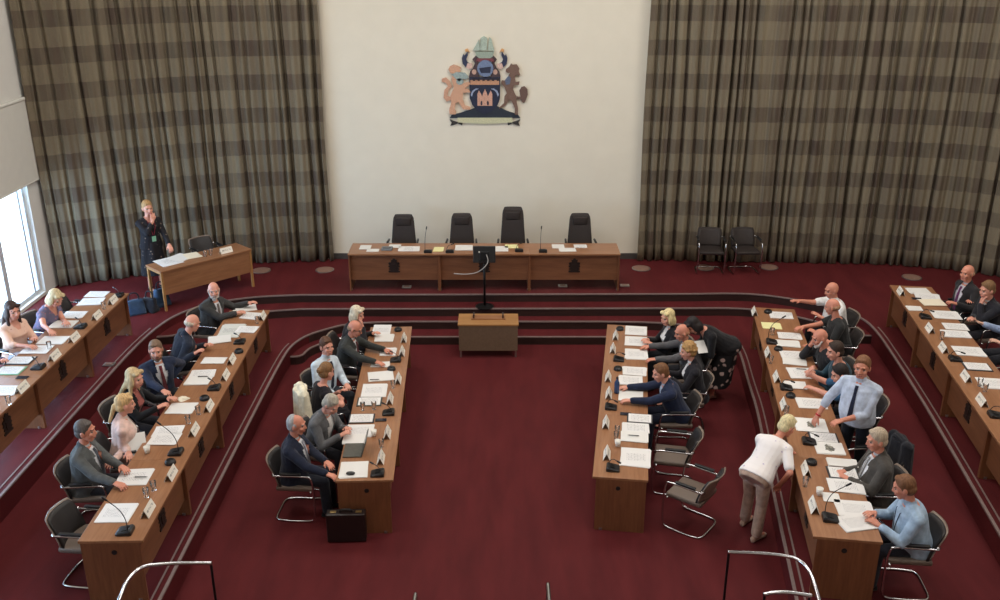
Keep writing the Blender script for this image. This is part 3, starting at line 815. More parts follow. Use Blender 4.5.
    def hands(s, b):
        for key, sd in (('L', -1), ('R', 1)):
            S, E, W = s.arm[key]; fd = (W - E).normalized()
            fd = V(s.p.get('fdir' + key, fd)).normalized()
            n = V(s.p.get('palm' + key, (0, -.1, -1))); n = (n - fd * n.dot(fd)).normalized()     # palm normal
            sx = fd.cross(n) * sd                                                             # towards the thumb
            if sx.x * sd > 0: sx = -sx
            curl = s.p.get('curl', .45)
            def P(a, c, d): return W + fd * a + sx * c + n * d
            b.cone(P(-.02, 0, 0), P(.02, 0, 0), .027, .026, 10)
            for c in (-.03, -.01, .01, .03): b.cone(P(.015, c * .7, 0), P(.085, c, .003), .0165, .0135, 8)
            for i, (c, L) in enumerate(((.034, .072), (.0115, .08), (-.0115, .075), (-.033, .058))):
                c1 = c * 1.12; a1 = curl * (.6 + .12 * i)
                k0 = P(.085, c, .003); k1 = P(.085 + L * .5 * math.cos(a1), c1, .003 + L * .5 * math.sin(a1))
                a2 = a1 + curl * 1.1
                k2 = k1 + fd * L * .5 * math.cos(a2) + n * L * .5 * math.sin(a2) + sx * (c1 - c)
                b.cone(k0, k1, .0098, .009, 8); b.cone(k1, k2, .009, .0078, 8)
            b.cone(P(.02, .025, .005), P(.055, .056, .014), .0135, .011, 8); b.cone(P(.055, .056, .014), P(.085, .066, .022), .0105, .0085, 8)
    def legs(s, b, g=0, to=2.0, shoe=False):
        for key in 'LR':
            h, kn, an = s.leg[key]
            b.cone(h, kn, .082 + g, .056 + g, 12); b.cone(kn, kn.lerp(an, min(1, to - 1)), .055 + g, .04 + g + (.012 if g else 0), 12)
    def foot_dir(s, key):
        h, kn, an = s.leg[key]; d = V((.08 if key == 'R' else -.08, 1, 0))
        if 'toe' in s.p: d = V(s.p['toe'])
        return d.normalized()
    def feet(s, b):
        for key in 'LR':
            an = s.leg[key][2]; d = s.foot_dir(key); lo = an.z - .09
            b.cone(an, V((an.x, an.y, lo + .035)) - d * .03, .036, .034); b.cone(V((an.x, an.y, lo + .035)) - d * .02, V((an.x, an.y, lo + .026)) + d * .14, .034, .03)
    def shoes(s, m, root):
        for key in 'LR':
            an = s.leg[key][2]; d = s.foot_dir(key); lo = an.z - .09; q = V((an.x, an.y, lo)); b = MB()
            x = V((d.y, -d.x, 0)); rs = []
            for u, w, hh in ((-.075, .02, .05), (-.065, .034, .075), (-.02, .036, .085), (.04, .038, .07), (.1, .046, .05), (.15, .042, .042), (.185, .025, .034)):
                rs.append([q + d * u + x * (w * math.cos(a)) + V((0, 0, max(.002, hh / 2 + hh / 2 * math.sin(a)))) for a in [2 * PI * i / 12 for i in range(12)]])
            b.rings(rs).build('shoe', m, root, True)
    def H(s, q): return s.headc + s.hm @ (V(q) * s.hs)
    def headv(s, b):
        m = s.hm * s.hs; b.ell(s.H((0, -.012, .022)), (.076, .096, .098), m, 18, 12)
        b.ell(s.H((0, .028, -.03)), (.062, .066, .078), m); b.cone(s.H((-.022, .052, -.084)), s.H((.022, .052, -.084)), .026, .026)
        b.ell(s.H((0, .02, -.055)), (.052, .06, .055), m)
        b.cone(s.H((0, .09, .012)), s.H((0, .103, -.022)), .0085, .013); b.cone(s.H((-.011, .095, -.026)), s.H((.011, .095, -.026)), .0095, .0095)
        b.cone(s.H((-.038, .078, .034)), s.H((.038, .078, .034)), .012, .012)
        b.cone(s.H((-.018, .09, -.062)), s.H((.018, .09, -.062)), .0085, .0085)
        for e in (-1, 1):
            b.ell(s.H((e * .078, -.012, -.005)), (.011, .02, .034), m)
            b.ell(s.H((e * .04, .062, -.022)), (.024, .024, .022), m)
        b.cone(s.neck + (s.neck - s.headc) * .25, s.H((0, -.02, -.05)), .058 if not s.female else .05, .054 if not s.female else .046, 14)

SKIN = {'fair': (214, 168, 146), 'pink': (216, 152, 130), 'ruddy': (206, 136, 112), 'tan': (190, 140, 112)}
def m_hair(rgb):
    k = ('hair', rgb)
    if k in _cache: return _cache[k]
    t = NT('hair'); c = srgb(rgb); co = t.coord((60, 60, 9))
    f = t.noise(co, 1.0, 3); t.bump(f, .7, .006)
    _cache[k] = t.base(t.ramp(f, [(.3, tuple(x * .68 for x in c[:3]) + (1,)), (.7, tuple(min(1, x * 1.25) for x in c[:3]) + (1,))]), .6, 0, .3)
    return _cache[k]

def hair_mesh(s, kind):
    b = MB(); m = s.hm * s.hs
    E = lambda c, r: b.ell(s.H(c), r, m, 16, 10)
    if kind in ('short', 'full', 'bob', 'long', 'curly', 'bun', 'receding'):
        up = {'short': .012, 'full': .02, 'curly': .03, 'receding': .004}.get(kind, .016)
        if kind == 'receding': E((0, -.05, .03), (.083, .068, .094))
        else: E((0, -.022, .038 + up * .5), (.083, .094, .088 + up * .5))
        E((0, -.045, -.01), (.08, .068, .068))
        for e in (-1, 1): E((e * .066, -.01, .015), (.016, .03, .036))
        if kind in ('short', 'full') : E((.012, .034, .1), (.05, .034, .02))
    if kind == 'fringe':
        E((0, -.052, -.008), (.082, .062, .046))
        for e in (-1, 1): E((e * .07, -.012, .002), (.014, .034, .03))
    if kind == 'curly':
        rnd = random.Random(5)
        for _ in range(46):
            a, z = rnd.uniform(0, 2 * PI), rnd.uniform(-.3, 1)
            r = math.sqrt(1 - z * z) if z > 0 else 1
            q = (.082 * r * math.cos(a), -.02 + .092 * r * math.sin(a), .04 + .1 * z)
            if q[1] > .045 and q[2] < .085: continue
            E(q, (.022, .022, .022))
    if kind in ('bob', 'long'):
        for e in (-1, 1):
            E((e * .072, -.005, -.02), (.026, .05, .085)); E((e * .062, -.045, -.05), (.034, .05, .07))
            E((e * .045, .052, .088), (.038, .035, .026))
        E((0, -.07, -.035), (.076, .042, .085))
    if kind == 'long':
        dn = V((0, 0, -1))
        for a in (-.062, -.03, 0, .03, .062):
            p0 = s.H((a, -.07, -.06)); p1 = p0 + (s.T((a, -.13, .36)) - p0).normalized() * .24
            b.cone(p0, p1, .036, .026)
        for e in (-1, 1):
            p0 = s.H((e * .078, -.0, -.06)); b.cone(p0, p0 + (s.T((e * .1, .06, .30)) - p0).normalized() * .2, .028, .02)
    if kind == 'bun':
        E((0, -.118, .03), (.042, .036, .042))
    if kind == 'ponytail':
        E((0, -.022, .046), (.083, .094, .09)); E((0, -.05, -.01), (.08, .066, .07))
        p0 = s.H((0, -.112, .0)); b.ell(p0, (.03, .03, .03)); p1 = s.T((0, -.16, .40)); b.cone(p0, p0.lerp(p1, .8), .032, .018)
        for e in (-1, 1): E((e * .045, .045, .09), (.036, .032, .024))
    return fuse(b, .0085, 2)

def beard_mesh(s):
    b = MB(); m = s.hm * s.hs
    b.ell(s.H((0, .045, -.085)), (.052, .048, .034), m); b.ell(s.H((0, .07, -.1)), (.03, .026, .026), m)
    for e in (-1, 1): b.cone(s.H((e * .07, .0, -.02)), s.H((e * .045, .055, -.08)), .014, .02)
    b.cone(s.H((-.026, .094, -.048)), s.H((.026, .094, -.048)), .008, .008)
    return fuse(b, .008, 1)

def person(label, head_at, z, heading, group=None, chair_label=None, **p):
    """head_at : where the head stands in plan; z : floor level; heading : facing in degrees"""
    rz = R(heading - 90)
    s = Fig(p)
    if 'wR' in p or 'wL' in p:
        q = V((head_at[0], head_at[1], z)) - Matrix.Rotation(rz, 3, 'Z') @ V((s.headc.x, s.headc.y, 0))
        for kk in 'LR':
            if 'w' + kk in p: p['hand' + kk] = tuple(Matrix.Rotation(-rz, 3, 'Z') @ (V(p['w' + kk]) - q))
        s = Fig(p)
    rot = Matrix.Rotation(rz, 3, 'Z')
    o = V((head_at[0], head_at[1], 0)) - rot @ V((s.headc.x, s.headc.y, 0))
    root = thing('person', label, 'person', (o.x, o.y, z), rz, group)
    # skin : one continuous surface from head to foot
    b = MB(); s.torso(b); s.arms(b, 0, 2); s.hands(b); s.legs(b); s.feet(b); s.headv(b)
    me = fuse(b, .0068, 1, .4)
    hc = p.get('haircol', (90, 66, 48))
    body = attach('body', me, [plain('skin', SKIN[p.get('skin', 'fair')], .5, 0, .06, 12), M['eye'], M['lips'], m_hair(hc), plain('eyewhite', (184, 160, 146), .5)], root)
    inv = s.hm.transposed()
    for f in me.polygons:
        q = (inv @ (f.center - s.headc)) / s.hs
        if q.y > .06 and abs(q.x) < .06 and -.085 < q.z < .06:
            ex = abs(q.x) - .033
            if ex * ex + (q.z - .008) ** 2 < .0085 ** 2: f.material_index = 1
            elif (ex / 1.7) ** 2 + (q.z - .008) ** 2 < .0095 ** 2: f.material_index = 4
            elif abs(ex) < .021 and .026 < q.z < .038 : f.material_index = 3
            elif abs(q.x) < .026 and -.07 < q.z < -.053 and q.y > .075: f.material_index = 2
    if p.get('hair'): attach('hair', hair_mesh(s, p['hair']), m_hair(hc), root)
    if p.get('beard'): attach('beard', beard_mesh(s), m_hair(p['beard']), root)
    if p.get('glasses'):
        g = MB()
        for e in (-1, 1):
            g.tube([s.H((e * .034 + .022 * math.cos(a), .098, .006 + .017 * math.sin(a))) for a in [2 * PI * i / 14 for i in range(15)]], .0028, 6)
            g.tube([s.H((e * .056, .096, .01)), s.H((e * .082, .0, .012))], .0025, 6)
        g.tube([s.H((-.012, .1, .01)), s.H((.012, .1, .01))], .0028, 6)
        g.build('glasses', M['black'], root)
    top, arm, low = p.get('top', 'jacket'), p.get('sleeve', 1.93), p.get('bottom', 'trousers')
    tm = p['topmat'] if 'topmat' in p else cloth(p.get('topcol', (52, 54, 60)))
    # lower garments
    bm_ = p.get('botmat') or cloth(p.get('botcol', (38, 38, 44)))
    b = MB()
    if low == 'trousers':
        s.torso(b, .012, .14, -.12); s.legs(b, .013, 1.96)
        attach('trousers', fuse(b, .0105), bm_, root)
    else:
        if s.sit:
            s.torso(b, .012, .14, -.12); s.legs(b, .02, 1.15)
            h, k1, k2 = s.base, s.leg['L'][1], s.leg['R'][1]
            b.cone(h, (k1 + k2) / 2, .1, .075)
            b.cone(k1, k2, .07, .07)
        else:
            s.torso(b, .012, .14, -.1); rs = []; c0 = s.base; c1 = (s.leg['L'][2] + s.leg['R'][2]) / 2
            zz = p.get('hem', .42)
            for i in range(9):
                u = i / 8; zc = c0.z + .02 + (zz - c0.z) * u; c = c0.lerp(c1, (c0.z - zc) / max(.1, c0.z - c1.z))
                r = .178 + p.get('flare', .075) * u
                rs.append([V((c.x + (r + .012 * math.sin(6 * a)) * math.cos(a), c.y + (r * .85 + .012 * math.sin(6 * a)) * math.sin(a), zc)) for a in [2 * PI * j / 36 for j in range(36)]])
            b.rings(rs); b.ell(s.base + V((0, -.01, 0)), (.185 + s.fat, .16 + s.fat, .13))
        attach('skirt', fuse(b, .0105), bm_, root)
    s.shoes(cloth(p.get('shoecol', (28, 26, 28))) if True else None, root)
    # upper garments
    jacket = top in ('jacket', 'cardigan')
    if jacket:
        b = MB(); s.torso(b, .009, .485, -.05)
        n0 = s.T((0, -.012, .475)); n1 = s.neck.lerp(s.headc, .1)
        b.cone(n0, n1, .062, .058)
        sh = fuse(b, .0095)
        prune(sh, lambda q: abs(s.Ti(q).x) > .125 or (s.Ti(q).y < -.02 and s.Ti(q).z < .455) or (s.Ti(q).y < -.06 and s.Ti(q).z < .5))
        attach('shirt', sh, p.get('shirtmat') or cloth(p.get('shirtcol', (222, 222, 226))), root)
        b = MB(); s.torso(b, .021, .475, -.12, .02); s.arms(b, .016, arm)
        n2 = s.neck.lerp(s.headc, .12); b.cone(s.T((0, -.03, .44)), n2 + (s.T((0, -.02, .4)) - s.T((0, 0, .4))), .074, .066)
        me = fuse(b, .0095)
        vw = p.get('vwidth', .085); h0 = p.get('vlow', .1)
        def dead(q):
            w = s.Ti(q)
            if w.z > .475 and (w.x * w.x + (w.y - .01) ** 2) < .052 ** 2: return True
            if w.y < .02 or w.z < h0 or w.z > .53: return False
            rx, ry, yo = s.rad(w.z)
            if w.y > ry + yo + .05: return False
            return abs(w.x) < min(vw * min(1, (w.z - h0) / .26), vw if w.z < .4 else .056)
        attach(top, prune(me, dead), tm, root)
    else:
        b = MB(); s.torso(b, .018, .482, -.1 if low == 'skirt' else -.07, .012)
        if arm > 0: s.arms(b, .019 if arm <= 1 else .016, arm)
        if p.get('collar'):
            b.cone(s.T((0, -.012, .47)), s.neck.lerp(s.headc, .22), .07, .062)
        me = fuse(b, .0095)
        def dead2(q):
            w = s.Ti(q)
            if p.get('collar'): return False
            return w.z > .445 and (w.x * w.x + (w.y - .02) ** 2) < (.075 if s.female else .06) ** 2 or (s.female and w.z > .40 and w.y > .02 and abs(w.x) < .06 * (w.z - .36) / .1)
        attach(top, prune(me, dead2), tm, root)
    if p.get('tie'):
        g = .019 if not jacket else .017; b = MB(); rs = []
        for i in range(14):
            h = .475 - (.475 - p.get('tielow', .08)) * i / 13; rx, ry, yo = s.rad(h)
            w = .014 + .018 * i / 13 if i > 1 else .02
            if i == 13: w = .004
            y = yo + ry + g
            if h > .44: y = max(y, .075)
            rs.append([s.T((-w, y, h)), s.T((w, y, h)), s.T((w, y + .007, h)), s.T((-w, y + .007, h))])
        b.rings(rs).build('tie', cloth(p['tie']), root)
    if p.get('lanyard'):
        b = MB(); pts = []
        for e in (-1, 1):
            pts = [s.T((e * .06, -.02, .49))] + [s.T((e * .06 * (1 - i / 6), s.rad(.44 - .05 * i)[1] + s.rad(.44 - .05 * i)[2] + .02, .44 - .05 * i)) for i in range(6)]
            b.tube(pts, .004, 6)
        ln = b.build('lanyard', cloth(p['lanyard']), root)
        h = .12; y = s.rad(h)[1] + s.rad(h)[2] + .03; q = s.T((0, y, h))
        MB().box((0, 0, 0), (.075, .006, .1), .002, (-s.lean, 0, 0)).build('badge', m_paper('green' if p.get('badge') == 'green' else 'cream'), ln, loc=q)
    if p.get('wristband'):
        S, E, W = s.arm['R']; d = (W - E).normalized(); q = E.lerp(W, .92)
        MB().cyl(q - d * .009, q + d * .009, .036, .035, 16).build('wristband', cloth(p['wristband']), root)
    if p.get('seat', s.sit) and s.sit:
        c = V((o.x, o.y, 0)) + rot @ V((0, p.get('chairback', .07), 0))
        chair(c.x, c.y, z, heading + p.get('chairturn', 0), chair_label or ('chair under the ' + label), None)
    return root
NAVY, CHAR, BLK, GREY = (28, 34, 52), (56, 57, 60), (24, 24, 27), (92, 92, 92)
# left middle row, facing the pit
person('bald bearded man in charcoal suit at the far end of the left middle row', (-4.55, 14.0), .3, -12, torso=(16, 0, -14), head=(-58, 8, 0), hair='fringe', haircol=(190, 182, 172), beard=(190, 182, 174), skin='pink', topcol=(62, 62, 62), tie=(110, 100, 96), handL=(-.08, .50, .80), handR=(.12, .44, .80), fat=.03, chair_label='dark chair of the bald man in charcoal, far end of left middle row', wL=(-4.13, 14.37, 1.13), wR=(-4.23, 13.98, 1.11))
person('bald man in dark navy suit seen from behind, head bowed to the side', (-4.50, 12.72), .3, 18, torso=(22, 6, 10), head=(26, 24, 0), hair='fringe', haircol=(196, 180, 160), skin='pink', topcol=(34, 40, 54), handL=(-.05, .36, .79), handR=(.22, .40, .80), chair_label='dark chair of the bald man in navy, left middle row', wR=(-4.42, 12.39, 1.11), wL=(-4.35, 12.71, 1.11))
person('bearded man in blue suit and red tie twisting round in his seat', (-4.66, 11.64), .3, -38, torso=(10, 4, -14), head=(-32, 8, 0), hair='short', haircol=(120, 96, 78), beard=(120, 92, 74), skin='pink', topcol=(36, 44, 66), tie=(110, 50, 56), handL=(-.02, .42, .79), handR=(.08, .34, .70), chair_label='dark chair of the bearded man in blue, left middle row', wL=(-4.57, 11.85, 1.00), wR=(-4.43, 11.16, 1.10))
person('woman with long blonde hair in a black jacket over a pink top', (-4.66, 10.83), .3, -8, female=True, torso=(16, 0, 0), head=(-6, 8, 0), hair='long', haircol=(196, 170, 128), skin='pink', top='jacket', topcol=BLK, shirtcol=(168, 96, 88), vwidth=.075, handL=(-.08, .47, .79), handR=(.12, .44, .79), chair_label='chair of the long-haired blonde woman in black', wL=(-4.34, 11.01, 1.10), wR=(-4.39, 10.73, 1.10))
person('blonde woman in pale pink cardigan holding white sheets on her lap', (-4.5, 10.08), .3, 22, female=True, torso=(8, 0, 0), head=(12, 6, 0), hair='ponytail', haircol=(206, 170, 120), skin='pink', top='cardigan', topcol=(224, 190, 178), shirtcol=(220, 200, 190), botcol=(186, 160, 156), handL=(-.1, .34, .72), handR=(.12, .3, .70), chair_label='chair of the blonde woman in pale pink', wL=(-4.43, 9.80, 1.00), wR=(-4.54, 9.65, 0.98))
person('dark grey-haired man in grey suit, second seat from the near left end', (-4.68, 9.38), .3, 4, torso=(6, 0, 0), head=(2, 4, 0), hair='short', haircol=(92, 84, 80), skin='ruddy', topcol=(84, 86, 86), tie=(70, 74, 84), handL=(-.1, .40, .78), handR=(.1, .36, .74), fat=.03, chair_label='chair of the man in grey suit near the left end', wR=(-4.23, 8.94, 1.10), wL=(-4.23, 9.23, 1.10))
# left inner row
person('white-haired person half hidden at the far end of the left inner row', (-2.26, 13.78), 0, 0, torso=(16, 0, 0), head=(-10, 14, 0), hair='bob', haircol=(216, 202, 176), skin='pink', topcol=(40, 38, 42), handL=(-.12, .42, .79), handR=(.1, .30, .98), fdirR=(-.1, -.1, 1), palmR=(0, -1, 0), female=True, chair_label='chair of the white-haired person, left inner row')
person('bald man with glasses in charcoal suit reading at the left inner row', (-2.2, 13.17), 0, -8, torso=(16, 0, 0), head=(-4, 22, 0), hair='fringe', haircol=(150, 120, 96), skin='ruddy', glasses=True, topcol=(54, 56, 54), tie=(96, 40, 46), handL=(-.06, .44, .79), handR=(.1, .44, .79), fat=.02, chair_label='chair of the bald man with glasses', wR=(-1.82, 12.75, 0.80), wL=(-1.75, 13.22, 0.80))
person('brown-haired man in pale blue shirt and dark tie leaning back', (-2.5, 12.42), 0, -32, torso=(2, -8, 0), head=(-14, 2, 0), hair='full', haircol=(92, 62, 44), skin='pink', top='shirt', topcol=(204, 216, 226), collar=True, sleeve=1.9, tie=(36, 40, 56), handL=(-.1, .36, .68), handR=(.14, .32, .62), botcol=(52, 56, 64), chair_label='chair of the man in pale blue shirt, left inner row')
person('woman in black sleeveless top with brown hair pinned up, seen from behind', (-2.37, 11.64), 0, 26, female=True, torso=(12, 0, 0), head=(22, 14, 0), hair='bun', haircol=(132, 96, 62), skin='pink', top='sleeveless_top', topcol=(30, 28, 36), sleeve=0, handL=(-.06, .32, .82), handR=(.14, .30, .80), poleR=(1, -.1, .1), bottom='skirt', botcol=(28, 27, 34), chair_label='chair of the woman in black sleeveless top')
person('grey-haired man in grey suit bent over his writing hand', (-2.16, 10.72), 0, -20, torso=(20, 0, 0), head=(-6, 34, 0), hair='full', haircol=(172, 162, 146), skin='pink', topcol=(98, 98, 100), shirtcol=(228, 226, 224), handL=(-.04, .38, .79), handR=(.08, .36, .79), chair_label='chair of the man in grey suit writing', wR=(-2.04, 10.54, 0.80), wL=(-1.99, 10.75, 0.80))
person('grey-haired man in navy suit sitting upright behind the briefcase', (-2.46, 10.08), 0, -4, torso=(6, 0, 0), head=(0, 6, 0), hair='receding', haircol=(166, 164, 164), skin='ruddy', topcol=(30, 35, 52), tie=(160, 160, 170), botcol=(34, 36, 46), handL=(-.06, .36, .72), handR=(.04, .36, .70), fat=.03, chair_label='chair of the man in navy suit behind the briefcase', wR=(-2.04, 9.68, 0.76), wL=(-2.03, 9.86, 0.76))
# right inner row, facing -x
person('woman with pale blonde bob in black jacket and white blouse', (2.62, 13.6), 0, 192, female=True, torso=(10, 0, 0), head=(14, 10, 0), hair='bob', haircol=(222, 202, 150), skin='pink', topcol=(30, 28, 32), shirtcol=(226, 222, 218), handL=(-.1, .40, .79), handR=(.1, .40, .79), chair_label='chair of the woman with pale blonde bob')
person('bald man in grey jacket stretching both arms over his papers', (2.74, 13.04), 0, 184, torso=(20, 0, 0), head=(6, 16, 0), hair='fringe', haircol=(170, 120, 92), skin='ruddy', topcol=(88, 86, 88), handL=(-.14, .52, .79), handR=(.1, .52, .79), fat=.03, chair_label='chair of the bald man in grey jacket', wR=(2.22, 13.36, 0.79), wL=(2.14, 12.81, 0.79), chairback=.14)
person('person with curly blonde hair in black jacket behind the man in navy', (2.70, 12.32), 0, 176, female=True, torso=(12, 0, 0), head=(-8, 12, 0), hair='curly', haircol=(176, 136, 86), skin='pink', topcol=(34, 32, 38), shirtcol=(220, 216, 214), handL=(-.1, .4, .79), handR=(.1, .42, .79), chair_label='chair of the person with curly blonde hair', chairback=.14)
person('brown-haired man in navy suit reaching forward over the right inner row', (2.2, 11.66), 0, 180, torso=(24, 0, 0), head=(4, 16, 0), hair='short', haircol=(120, 82, 54), skin='pink', topcol=(34, 42, 66), handL=(-.1, .48, .79), handR=(.16, .50, .79), shirtcol=(190, 200, 220), botcol=(30, 34, 50), chair_label='chair of the man in navy suit, right inner row', wR=(1.81, 11.96, 0.79), wL=(1.74, 11.53, 0.79))
person('dark-haired woman in black top and floral skirt bending over a colleague', (2.92, 13.1), 0, 188, female=True, sit=False, head=(0, 46, 0), hair='bob', haircol=(40, 34, 34), skin='pink', top='blouse', topcol=(26, 25, 28), sleeve=1.7, bottom='skirt', botmat=floral((30, 28, 30), (182, 156, 150), 9, .46), hem=.24, handL=(-.06, .52, .88), handR=(.12, .46, .90), shoecol=(150, 110, 96), footL=(.02, .18, .09), footR=(.2, .2, .09), torso=(57, 0, 0), fat=.035, flare=.13)
# right middle row
person('bald man in white short-sleeved shirt stretching his arm along the desk', (5.27, 14.0), .3, 184, torso=(14, 0, 0), head=(8, 14, 0), hair=None, skin='ruddy', top='shirt', topcol=(236, 234, 232), collar=True, sleeve=.72, handR=(-.02, .68, 1.02), handL=(-.16, .38, .80), curl=.2, fat=.05, chair_label='chair of the bald man in white shirt', wR=(4.57, 14.07, 1.28))
person('balding man in black T-shirt seen from behind, right middle row', (5.05, 13.3), .3, 172, torso=(16, 0, 0), head=(-24, 16, 0), hair='fringe', haircol=(168, 128, 100), skin='ruddy', top='t_shirt', topcol=(42, 42, 42), sleeve=.6, handR=(.1, .54, .80), handL=(-.16, .42, .80), fat=.06, chair_label='chair of the balding man in black T-shirt', wR=(4.41, 13.26, 1.10))
person('bald white-bearded man in black resting his face on his hand', (4.50, 12.16), .3, 178, torso=(22, 0, 0), head=(10, 18, 0), hair=None, beard=(206, 196, 188), skin='ruddy', top='jumper', topcol=(38, 38, 42), sleeve=1.75, handL=(-.1, .36, .80), handR=(.06, .36, 1.03), fdirR=(-.2, -.25, 1), palmR=(0, -1, -.2), poleR=(.5, .2, -.9), chair_label='chair of the bald white-bearded man', wL=(4.42, 12.83, 1.12))
person('dark-haired young man in teal top looking along the desk', (4.54, 11.64), .3, 176, torso=(16, 0, 0), head=(4, 10, 0), hair='full', haircol=(60, 46, 38), skin='pink', top='top', topcol=(44, 70, 84), sleeve=1.8, handL=(-.1, .40, .80), handR=(.14, .42, .80), chair_label='chair of the young man in teal top')
person('dark-haired person in blue top bent low beside the standing man', (4.42, 11.06), .3, 174, torso=(30, 0, 0), head=(0, 22, 0), hair='full', haircol=(44, 36, 34), skin='pink', top='top', topcol=(46, 84, 116), sleeve=.8, handL=(-.14, .44, .80), handR=(.10, .40, .90), fdirR=(-.3, -.2, 1), palmR=(0, -1, -.2), chair_label='chair of the person in blue top', wL=(4.03, 11.39, 1.09), wR=(4.17, 11.53, 1.20))
person('standing man in light blue shirt with rolled sleeves and dark tie', (4.30, 10.13), .3, 226, sit=False, hip=.97, torso=(8, 0, 0), head=(12, 4, 0), hair='short', haircol=(124, 84, 58), skin='ruddy', top='shirt', topcol=(196, 206, 224), collar=True, sleeve=1.35, tie=(34, 38, 58), botcol=(26, 27, 36), handL=(.0, .30, 1.06), handR=(.3, .46, .92), wristband=(170, 40, 48), fat=.05, wR=(3.94, 10.38, 1.17), wL=(4.10, 9.98, 1.33), hs=1.12, scale=1.1, poleR=(.7, -.2, -.6))
person('grey-haired man in brown-grey suit, second seat from the near right end', (4.18, 9.18), .3, 176, torso=(6, 0, 0), head=(6, 10, 0), hair='full', haircol=(182, 164, 142), skin='ruddy', topcol=(76, 72, 68), tie=(150, 150, 150), handL=(-.08, .36, .74), handR=(.1, .36, .74), fat=.05, chair_label='chair of the man in brown-grey suit')
person('short-haired man in light blue shirt at the near right end', (4.12, 8.26), .3, 174, fat=.04, chairback=.12, torso=(16, 0, 0), head=(-18, 18, 0), hair='short', haircol=(122, 84, 58), skin='ruddy', top='shirt', topcol=(160, 182, 204), collar=True, sleeve=1.85, handL=(-.06, .42, .76), handR=(.14, .42, .78), botcol=(44, 46, 56), lanyard=(40, 44, 70), chair_label='chair of the man in light blue shirt, near right end')
# right outer row
person('bald man in black suit with purple tie at the right outer row', (7.33, 13.92), .6, 190, torso=(8, 0, 0), head=(14, 4, 0), hair='fringe', haircol=(170, 130, 104), skin='ruddy', topcol=(40, 38, 40), shirtcol=(206, 200, 206), tie=(104, 52, 96), handL=(-.03, .40, .79), handR=(.05, .40, .79), fat=.03, chair_label='chair of the bald man with purple tie', wR=(7.34, 13.76, 1.40), wL=(7.11, 13.63, 1.40))
person('brown-haired man in dark jumper resting his chin on his hand', (7.3, 13.2), .6, 186, torso=(14, 0, 0), head=(4, 12, 0), hair='full', haircol=(124, 92, 62), skin='pink', topcol=(36, 36, 42), shirtcol=(218, 216, 216), vlow=.34, vwidth=.06, handR=(-.1, .42, .79), handL=(-.04, .27, .98), fdirL=(.1, -.2, 1), palmL=(0, -1, -.1), poleL=(-.5, .2, -.9), chair_label='chair of the man resting his chin on his hand')
person('person in pale blue sleeves at the right picture edge, hand raised', (7.30, 12.32), .6, 182, torso=(8, 0, 0), head=(0, 8, 0), hair='short', haircol=(90, 70, 56), top='shirt', topcol=(150, 166, 196), collar=True, sleeve=1.9, handR=(.02, .46, .86), handL=(-.16, .36, .78), palmR=(0, 0, 1), chair_label='chair of the person in pale blue sleeves, right edge', wR=(7.10, 12.77, 1.42))
person('person at the right picture edge resting one hand on papers', (7.15, 11.45), .6, 182, torso=(10, 0, 0), head=(0, 8, 0), hair='short', haircol=(90, 70, 56), topcol=(46, 46, 50), handR=(.1, .56, .79), handL=(-.14, .4, .79), chair_label='chair of the person at the right edge, nearer the camera', wR=(6.45, 11.17, 1.40))
# left outer row
person('fair-haired woman in patterned sleeveless dress leaning over the left outer row', (-6.62, 13.07), .6, -12, female=True, torso=(26, 0, 0), head=(-8, 34, 0), hair='bob', haircol=(206, 186, 146), skin='pink', top='dress_top', topmat=floral((110, 104, 128), (166, 112, 122), 22, .4), sleeve=.32, bottom='skirt', botmat=floral((66, 76, 104), (120, 96, 120), 22, .35), handL=(-.1, .42, .79), handR=(.12, .36, .79), chair_label='chair of the woman in patterned dress', wR=(-6.43, 12.41, 1.40), wL=(-6.44, 12.90, 1.40))
person('woman with long dark hair in pale pink top at the left outer row', (-6.90, 12.36), .6, -22, female=True, torso=(6, 0, 0), head=(-10, 10, 0), hair='long', haircol=(62, 44, 38), skin='pink', top='top', topmat=floral((226, 188, 168), (180, 130, 120), 20, .25), sleeve=1.2, bottom='skirt', botcol=(190, 190, 204), handL=(-.06, .44, .80), handR=(.1, .42, .79), chair_label='chair of the woman with long dark hair', wR=(-6.61, 12.02, 1.40), wL=(-6.63, 12.30, 1.40))
person('person in navy at the left picture edge', (-6.96, 11.6), .6, -8, female=True, torso=(12, 0, 0), head=(20, 12, 0), hair='bob', haircol=(110, 80, 60), skin='pink', topcol=(38, 50, 84), handL=(.0, .42, .80), handR=(.12, .3, .78), chair_label='chair of the person in navy at the left picture edge')
# standing
person("fair-haired woman in black floral dress standing behind the clerk's desk, hand on chin", (-6.36, 16.42), .6, -46, female=True, sit=False, scale=.97, torso=(2, 0, 0), head=(-4, 6, 0), hair='full', haircol=(184, 146, 100), skin='pink', top='dress_top', topmat=floral((36, 34, 38), (120, 104, 92), 14, .3), sleeve=1.8, bottom='skirt', botmat=floral((36, 34, 38), (120, 104, 92), 14, .3), hem=.3, handR=(.0, .2, 1.36), fdirR=(-.2, -.1, 1), palmR=(0, -1, 0), poleR=(.6, .2, -.8), handL=(-.34, .30, .86), lanyard=(150, 40, 60), badge='green', wL=(-5.97, 16.30, 1.40))
person('short-haired blonde woman in white floral top and beige trousers leaning over the desk', (3.37, 9.78), 0, 44, female=True, sit=False, scale=1.0, hair='full', haircol=(222, 206, 160), skin='ruddy', top='blouse', topmat=floral((236, 230, 228), (186, 170, 200), 13, .26), sleeve=.75, botcol=(186, 158, 140), shoecol=(170, 140, 122), handL=(.05, .44, 1.03), handR=(.2, .2, .80), poleR=(.6, -.5, 0), footL=(-.24, .26, .09), footR=(.04, .06, .09), torso=(52, 0, 0), head=(-20, 30, 0), hs=1.05)
